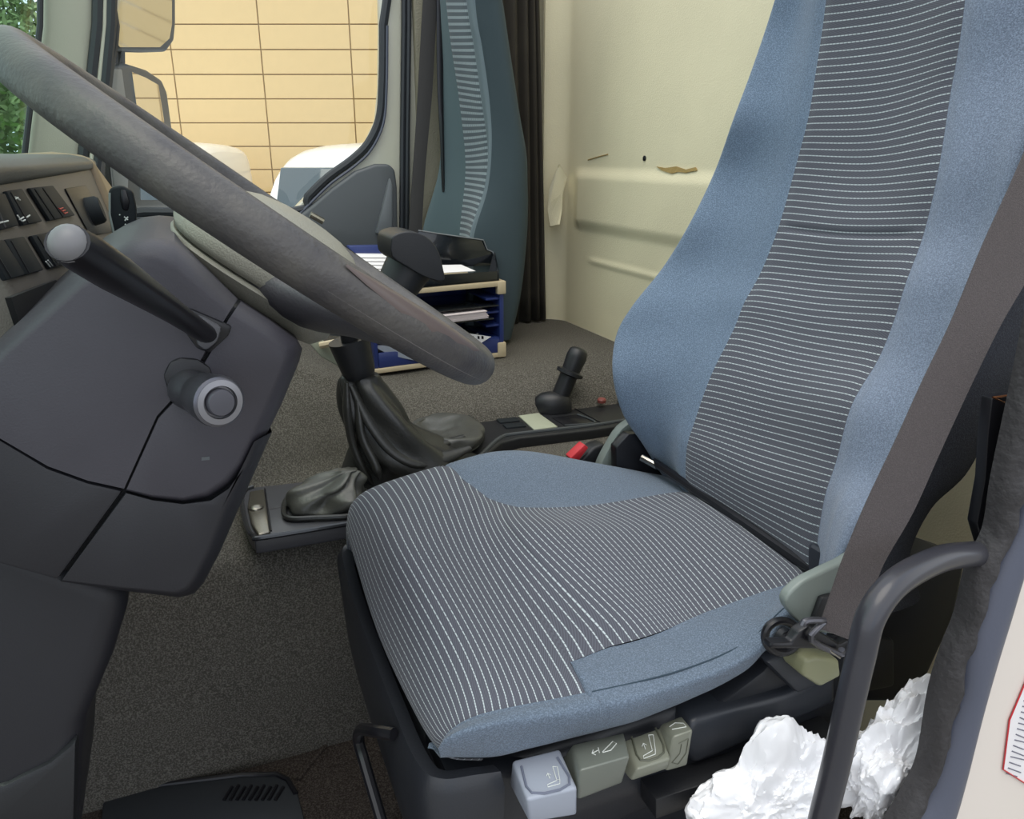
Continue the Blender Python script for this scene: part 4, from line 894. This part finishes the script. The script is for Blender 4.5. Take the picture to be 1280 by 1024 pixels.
G_ = [(C2(450, 468, YG), HW(21, YG), FH*.022), (C2(452, 485, YG), HW(24, YG), FH*.028), (C2(468, 520, YG), HW(36, YG), FH*.036), (C2(486, 548, YG), HW(50, YG), FH*.048),
      (C2(508, 572, YG), HW(72, YG), FH*.062), (C2(520, 588, YG+.01), HW(86, YG), FH*.075), (C2(522, 600, YG+.01), HW(86, YG), FH*.078)]
gaiter('lever_gaiter', G_, M_leather, gl_, folds=2, amp=.009, seed=1.1)
# loose hanging folds of leather
def fold(pts, wdt, m, parent, Yo):
    P_ = cr([C2(x, y, Yo+dy) for x, y, dy in pts], 5); rr_ = np.interp(np.linspace(0, 1, len(P_)), [0, .2, .8, 1], [wdt*.5, wdt, wdt, wdt*.4]); tube('leather_fold', P_, rr_, m, parent, seg=10, flat=.55, sharp=80)
fold([(433, 478, 0), (434, 515, 0), (441, 555, 0), (455, 590, -.01), (466, 606, -.01)], .013, M_leather, gl_, YG-.02)
fold([(440, 482, -.01), (462, 525, -.03), (490, 562, -.05), (520, 578, -.06), (556, 572, -.05), (588, 560, -.04)], .015, M_leather, gl_, YG)
fold([(446, 500, -.02), (452, 545, -.03), (468, 580, -.05), (476, 600, -.06)], .014, M_leather, gl_, YG)
fold([(470, 500, -.01), (488, 535, -.02), (515, 556, -.02), (548, 556, -.0), (580, 545, .01)], .013, M_leather, gl_, YG)
fold([(585, 520, .10), (597, 532, .07), (600, 548, .03), (588, 562, 0), (568, 575, -.03)], .009, M_leather, gl_, YG+.05)
# flat rear part of the gaiter stretched towards the console
gt = [C2(*p, y) for *p, y in ((505, 528, 1.33), (545, 521, 1.36), (580, 512, 1.40), (598, 520, 1.40), (602, 540, 1.33), (590, 560, 1.27), (560, 578, 1.22), (500, 590, 1.2))]
kc = C2(556, 545, 1.315)
gaiter('gaiter_skirt', [(kc-ZU*.01, RT*.070, FH*.085), (kc+ZU*.004, RT*.073, FH*.088), (kc+ZU*.016, RT*.066, FH*.078), (kc+ZU*.020-RT*.008, RT*.052, FH*.060), (kc+ZU*.014-RT*.014, RT*.034, FH*.036), (kc+ZU*.006-RT*.018, RT*.014, FH*.014)], M_leather2, gl_, folds=3, amp=.005, seed=.7)
lathe('lever_collar', C2(449, 466, YG), C2(437, 428, YG)-C2(449, 466, YG), [(-.005, .025), (.0, .027), (.012, .0285), (.05, .033), (.06, .034)], M_black, gl_, seg=28)
tube('lever_shaft', cr([C2(440, 440, YG), C2(436, 410, YG-.02), (C2(455, 385, YG-.03)), C2(485, 362, YG-.04)], 6), .0135, M_black, gl_, seg=14)
Yk = YG-.04; ka, kb = C2(484, 378, Yk), C2(513, 330, Yk); kd = unit(kb-ka)
lathe('knob_neck', ka-kd*.01, kd, [(-.02, .028), (.02, .031), (np.linalg.norm(kb-ka)+.005, .038), (np.linalg.norm(kb-ka)+.012, .038)], M_black, gl_, seg=32)
kn = cr([(489, 303), (492, 295), (505, 290), (522, 291), (538, 300), (549, 316), (554, 335), (556, 349), (549, 352), (528, 345), (506, 332), (490, 321)], 2, True)
prism('gear_knob', [C2(*p, Yk-.048) for p in kn], (0, .09, 0), M_black, gl_, bevel=.017, seg=6)
# second gaiter over the tray
g2 = root('tray_gaiter', 'crumpled grey leather gaiter lying on the ashtray tray', 'gaiter', PZ(410, 630, .407))
Z2 = .407
def Zc(x, y, h): return PZ(x, y, Z2)+np.array([0, 0, h])
G2 = [(Zc(408, 633, 0), RT*.062, FH*.040), (Zc(408, 633, .010), RT*.065, FH*.043), (Zc(410, 633, .028), RT*.058, FH*.036), (Zc(418, 632, .042), RT*.044, FH*.026), (Zc(432, 630, .056), RT*.024, FH*.014), (Zc(440, 630, .062), RT*.012, FH*.008)]
gaiter('gaiter_leather_cover', G2, M_leather2, g2, folds=4, amp=.0065, seed=2.4)
tube('hem', [Zc(408+53*(abs(math.cos(t))**.5)*np.sign(math.cos(t)), 633+17*(abs(math.sin(t))**.6)*np.sign(math.sin(t))-6*math.cos(t), .004) for t in np.linspace(0, 2*math.pi, 41)[:-1]], .0045, M_leather, g2, seg=8, closed=True)
# pale plastic strip and hook on the tunnel behind the gear lever
ps = root('pale_plastic_strip', 'pale green plastic edge strip lying on the tunnel behind the gear lever collar', 'strip', C2(410, 440, 1.5))
prism('strip', [C2(*p, 1.33) for p in ((368, 408), (386, 412), (440, 455), (436, 466), (400, 445))], (.01, .02, -.01), M_plate, ps, bevel=.003)
tube('hook', cr([C2(400, 432, 1.325), C2(410, 430, 1.32), C2(420, 428, 1.32)], 3), .006, M_beige, ps, seg=8)

# ================================================================ DOCUMENT ORGANIZER
YO = 1.64
og = root('desk_organizer', 'blue and beige shelf organizer full of papers standing on the tunnel', 'organizer', PY(555, 455, YO))
pr0 = PY(630, 444, YO); zb = .503; X1 = pr0[0]; X0 = .345; ztp = PY(628, 351, YO)[2]; Dp = .19
yl = YO-.035    # the front's left end sits a little nearer
def OB(fx, fy, z): return np.array([X0+(X1-X0)*fx, (yl+(YO-yl)*fx)+Dp*fy, z])
def obox(name, a, b, m, bevel=.002, par=None, **kw):
    (x0, y0, z0), (x1, y1, z1) = a, b
    return prism(name, [OB(x0, y0, z0), OB(x1, y0, z0), OB(x1, y1, z0), OB(x0, y1, z0)], (0, 0, z1-z0), m, par or og, bevel, **kw)
obox('top_board', (-.01, -.02, ztp-.012), (1.01, 1, ztp), M_beige)
obox('bottom_board', (-.01, -.02, zb), (1.01, 1, zb+.011), M_beige)
obox('side_panel', (.965, 0, zb+.011), (1.0, 1, ztp-.012), M_navy)
obox('side_panel', (0, 0, zb+.011), (.03, 1, ztp-.012), M_navy)
obox('back_panel', (.03, .97, zb+.011), (.97, 1, ztp-.012), M_navy)
obox('corner_piece', (.945, -.03, zb), (1.012, .06, zb+.035), M_beige); obox('corner_piece', (.945, -.03, ztp-.03), (1.012, .06, ztp), M_beige)
ngr = 5
for k in range(1, ngr):
    z = zb+.011+(ztp-zb-.023)*k/ngr; obox('shelf_rail', (.86, .02, z), (.968, .95, z+.005), M_navy, .001)
obox('front_lip', (.03, -.005, zb+.011), (.965, .03, zb+.045), M_navy)
def sheets(name, label, cat, x0, x1, y0, y1, z, n, m, dz=.0012, grp=None):
    r = root(name, label, cat, OB((x0+x1)/2, y0, z)); rg = random.Random(len(label))
    for k in range(n):
        a = rg.uniform(-.012, .012); b = rg.uniform(-.02, .02); zz = z+k*dz
        prism('sheet', [OB(x0+a, y0+b, zz), OB(x1+a, y0+b*.3, zz+.002), OB(x1+a, y1, zz+.002), OB(x0+a, y1, zz)], (0, 0, dz*.7), m, r, bevel=0)
    return r
zz = zb+.011+(ztp-zb-.023)*3/ngr
sheets('paper_stack', 'stack of pinkish white papers on the upper shelf of the blue organizer', 'papers', .12, .84, -.10, .85, zz-.006, 9, M_pink, .0019)
t1 = root('dark_document_tray', 'dark tray holding the papers inside the blue organizer', 'tray', OB(.5, 0, zz-.012)); obox('tray_plate', (.08, -.08, zz-.010), (.90, .9, zz-.0065), M_tray, .001, t1); obox('upper_plate', (.08, -.04, zz+.018), (.95, .9, zz+.021), M_tray, .001, t1)
t2 = root('lower_document_tray', 'black curved tray on the lower shelf of the blue organizer', 'tray', OB(.5, 0, zz-.06)); obox('tray_plate', (.2, .05, zz-.055), (.80, .9, zz-.05), M_tray, .001, t2)
tube('tray_edge', cr([OB(.3, .03, zz-.05), OB(.6, .02, zz-.056), OB(.8, .05, zz-.045)], 4), .002, mat('tray_edge_grey', '7a7d80', .3), t2, seg=6)
lb = root('price_card', 'white card with three dark marks at the bottom of the blue organizer', 'card', OB(.82, -.02, zb+.04))
cp = [PY(*p, YO-.012) for p in ((587, 417), (614, 421), (598, 431), (589, 428))]
prism('card_sheet', cp, (0, .001, 0), M_paper, lb, bevel=0)
for x in (590, 597, 602): prism('dark_mark', [PY(*p, YO-.0128) for p in ((x, 420), (x+2.5, 420.4), (x+2.5, 424), (x, 423.6))], (0, .0005, 0), M_lever, lb, bevel=0)
wp = root('white_leaflet', 'curled white leaflet in the bottom slot of the blue organizer', 'leaflet', OB(.3, -.03, zb+.03))
prism('sheet', [PY(*p, YO-.03) for p in cr([(470, 432), (500, 434), (528, 440), (536, 452), (505, 448), (480, 440)], 3, True)], (0, .001, 0), M_silver, wp, bevel=0)
# black letter tray on top
lt = root('black_letter_tray', 'glossy black letter tray with paper lying on top of the blue organizer', 'tray', PY(570, 350, YO))
zt = ztp+.001
b_o = [PY(515, 362, YO-.03), PY(622, 346, YO-.0)]; bl = np.array([b_o[0][0], YO-.03, zt]); brr = np.array([b_o[1][0], YO-.0, zt]); bk_ = np.array([.0, .12, 0])
prism('tray_floor', [bl, brr, brr+bk_, bl+bk_], (0, 0, .004), M_tray, lt, bevel=.001)
prism('front_wall', [bl, brr, brr+ZU*.022, bl+ZU*.024], (0, .004, 0), M_tray, lt, bevel=.001)
sd_ = [PY(*p, YO+.11) for p in ((523, 289), (606, 301), (610, 313), (617, 316), (620, 331), (523, 338))]
prism('back_wall', sd_, (0, .005, 0), M_tray, lt, bevel=.001)
prism('side_wall', [brr, brr+bk_*.55, sd_[3]*[1, 1, 1], sd_[4]*[1, 1, 1], brr+ZU*.024], (.004, 0, 0), M_tray, lt, bevel=.0005)
tube('tray_lip', [PY(*p, YO+.108) for p in ((523, 288), (548, 292), (562, 294), (604, 300), (609, 312), (616, 315), (621, 331))], .0016, mat('tray_edge_grey', '7a7d80'), lt, seg=6)
pp_ = root('loose_paper', 'white paper sheet lying in the black letter tray', 'paper', bl)
prism('sheet', [bl*.9+brr*.1+ZU*.0270+np.array([0, .01, 0]), bl*.25+brr*.75+ZU*.024+np.array([0, .01, 0]), bl*.3+brr*.7+ZU*.03+np.array([0, .08, 0]), bl*.95+brr*.05+ZU*.036+np.array([0, .09, 0])], (0, 0, .0008), M_paper, pp_, bevel=0)
# papers and blue folder at the left end of the organizer
bf = root('blue_folder', 'blue folder standing behind the gear knob at the left end of the organizer', 'folder', PY(460, 325, YO+.2))
prism('folder', [PY(*p, YO+.16) for p in ((436, 308), (492, 307), (492, 322), (436, 320))], (0, .03, 0), M_navy, bf, bevel=.002)
prism('folder_block', [PY(*p, YO+.161) for p in ((436, 316), (500, 316), (500, 352), (436, 352))], (0, .028, 0), M_navy, bf, bevel=.002)
wb = root('white_paper_pile', 'pile of white papers in front of the blue folder behind the wheel rim', 'papers', PY(470, 340, YO+.1))
for k in range(7):
    prism('sheet', [PY(440-k*.5, 318.5+k*4.6, YO+.13-k*.012), PY(496+k, 319+k*4.6, YO+.13-k*.012), PY(496+k, 322.5+k*4.6, YO+.12-k*.012), PY(440-k*.5, 322+k*4.6, YO+.12-k*.012)], (0, .1, -.0), M_paper, wb, bevel=.0005)
# ================================================================ PASSENGER SEAT
ps_ = root('passenger_chair', 'far passenger seat in teal-grey fabric with narrow striped panel', 'seat', (.7, 1.72, .5))
pk_ = [ # y rows from the bottom: edge, stripe left, stripe right, ridge, silhouette
 [(520, 420), (568, 420), (578, 420), (592, 420), (636, 425)],
 [(516, 360), (570, 360), (582, 360), (592, 360), (648, 365)],
 [(529, 285), (574, 285), (589, 290), (592, 296), (655, 285)],
 [(546, 225), (580, 228), (605, 232), (609, 236), (656, 225)],
 [(551, 185), (580, 188), (608, 184), (614, 180), (655, 190)],
 [(551, 120), (572, 120), (600, 124), (611, 124), (647, 140)],
 [(552, 60), (563, 60), (591, 60), (602, 60), (635, 60)],
 [(551, 20), (558, 20), (584, 20), (595, 20), (626, 0)],
 [(550, -60), (552, -60), (574, -60), (588, -60), (612, -70)]]
PR = []
for r in pk_:
    q = [PY(*p, y_) for p, y_ in zip(r, (1.985, 1.94, 1.82, 1.78, 1.75))]
    q = [sh(q[0], .08, .03, 0)]+q+[q[-1]+unit((q[-1]-CAM)*[1, 1, 0])*.16]; PR.append(q)
SP = Surf(PR+[[(p*.3+np.mean(PR[-1], 0)*.7)+np.array([.0, 0, .03]) for p in PR[-1]]])
n3 = SP.nrm(np.array([4.]), np.array([4.]))[0]; s3 = 1 if n3 @ (CAM-SP(np.array([4.]), np.array([4.]))[0]) > 0 else -1
ii3 = np.linspace(0, 9, 200); ar3 = np.concatenate([[0], np.cumsum(np.linalg.norm(np.diff(SP(ii3, np.full(200, 2.5)), axis=0), axis=1))])
su3 = lambda I: np.interp(I, ii3, ar3)/.0105
patch('striped_panel', SP, 0, 9, lambda i: 2, lambda i: 3, 90, 16, M_stripe2, ps_, (lambda I: su3(I)*.75), sgn=s3, seam=.003, sw=.1)
patch('far_bolster', SP, 0, 9, lambda i: 0, lambda i: 2, 80, 24, M_blue3, ps_, su3, sgn=s3, sw=.1)
patch('near_bolster', SP, 0, 9, lambda i: 3, lambda i: 4, 80, 24, mat('pale_bolster_trim', '6c7a7f', .9), ps_, su3, sgn=s3, sw=.1)
patch('side_cover', SP, 0, 9, lambda i: 4, lambda i: 6, 80, 24, mat('dark_teal_side_fabric', '3b484d', .9, bump=.2, bscale=600), ps_, su3, sgn=s3, sw=.1)
pb_ = root('passenger_seat_belt', 'grey-brown seat belt hanging on the pillar beside the passenger seat', 'seat belt', PY(530, 200, 1.99))
def strip2(name, L_, R_p, Y, th_, m, par):
    A = cr([PY(*p, Y) for p in L_], 4); B = cr([PY(*p, Y) for p in R_p], 4); V = []
    for i, (a, b) in enumerate(zip(A, B)):
        c = (a+b)/2+np.array([0, -.003, 0]); o = np.array([0, th_, 0]); V += [a, c, b, b+o, a+o]
    n = len(A); return mk(name, V, gridF(n, 5, True)+[[0, 1, 2, 3, 4], [5*n-5+q for q in range(5)]], m, par, sharp=50)
strip2('webbing', [(534, -80), (527, 32), (520, 157), (511, 290), (508, 380)], [(552, -80), (545, 32), (540, 120), (530, 235), (524, 380)], 1.985, .003, M_belt2, pb_)
strip2('second_webbing', [(546, -80), (546, 32), (547, 110), (550, 170), (553, 240)], [(554, -80), (554, 32), (554, 110), (555, 170), (556, 240)], 1.97, .003, M_lever, pb_)
# ================================================================ FLOOR MAT
fm = root('rubber_floor_mat', 'black ribbed rubber floor mat in the driver footwell', 'mat', PZ(260, 985, .006))
mo_ = [(130, 986), (200, 978), (300, 966), (345, 965), (362, 972), (372, 990), (385, 1040), (120, 1080)]
prism('mat_sheet', [PZ(*p, .012) for p in mo_], (0, 0, -.011), M_rubber, fm, bevel=.004)
for k in range(9):
    x = 290+k*8; tube('mat_rib', [PZ(x, 984-(k % 2)*2, .0135), PZ(x-10, 1000, .0135)], .003, M_lever, fm, seg=6)
tube('mat_edge', [PZ(*p, .013) for p in ((130, 988), (200, 981), (300, 969), (345, 968), (360, 975), (370, 992))], .004, M_lever, fm, seg=8)
fs = tube('carpet_seam', [PZ(*p, .002) for p in ((372, 975), (400, 940), (430, 905), (470, 870))], .004, M_carpet, seg=8); fs['kind'] = 'structure'
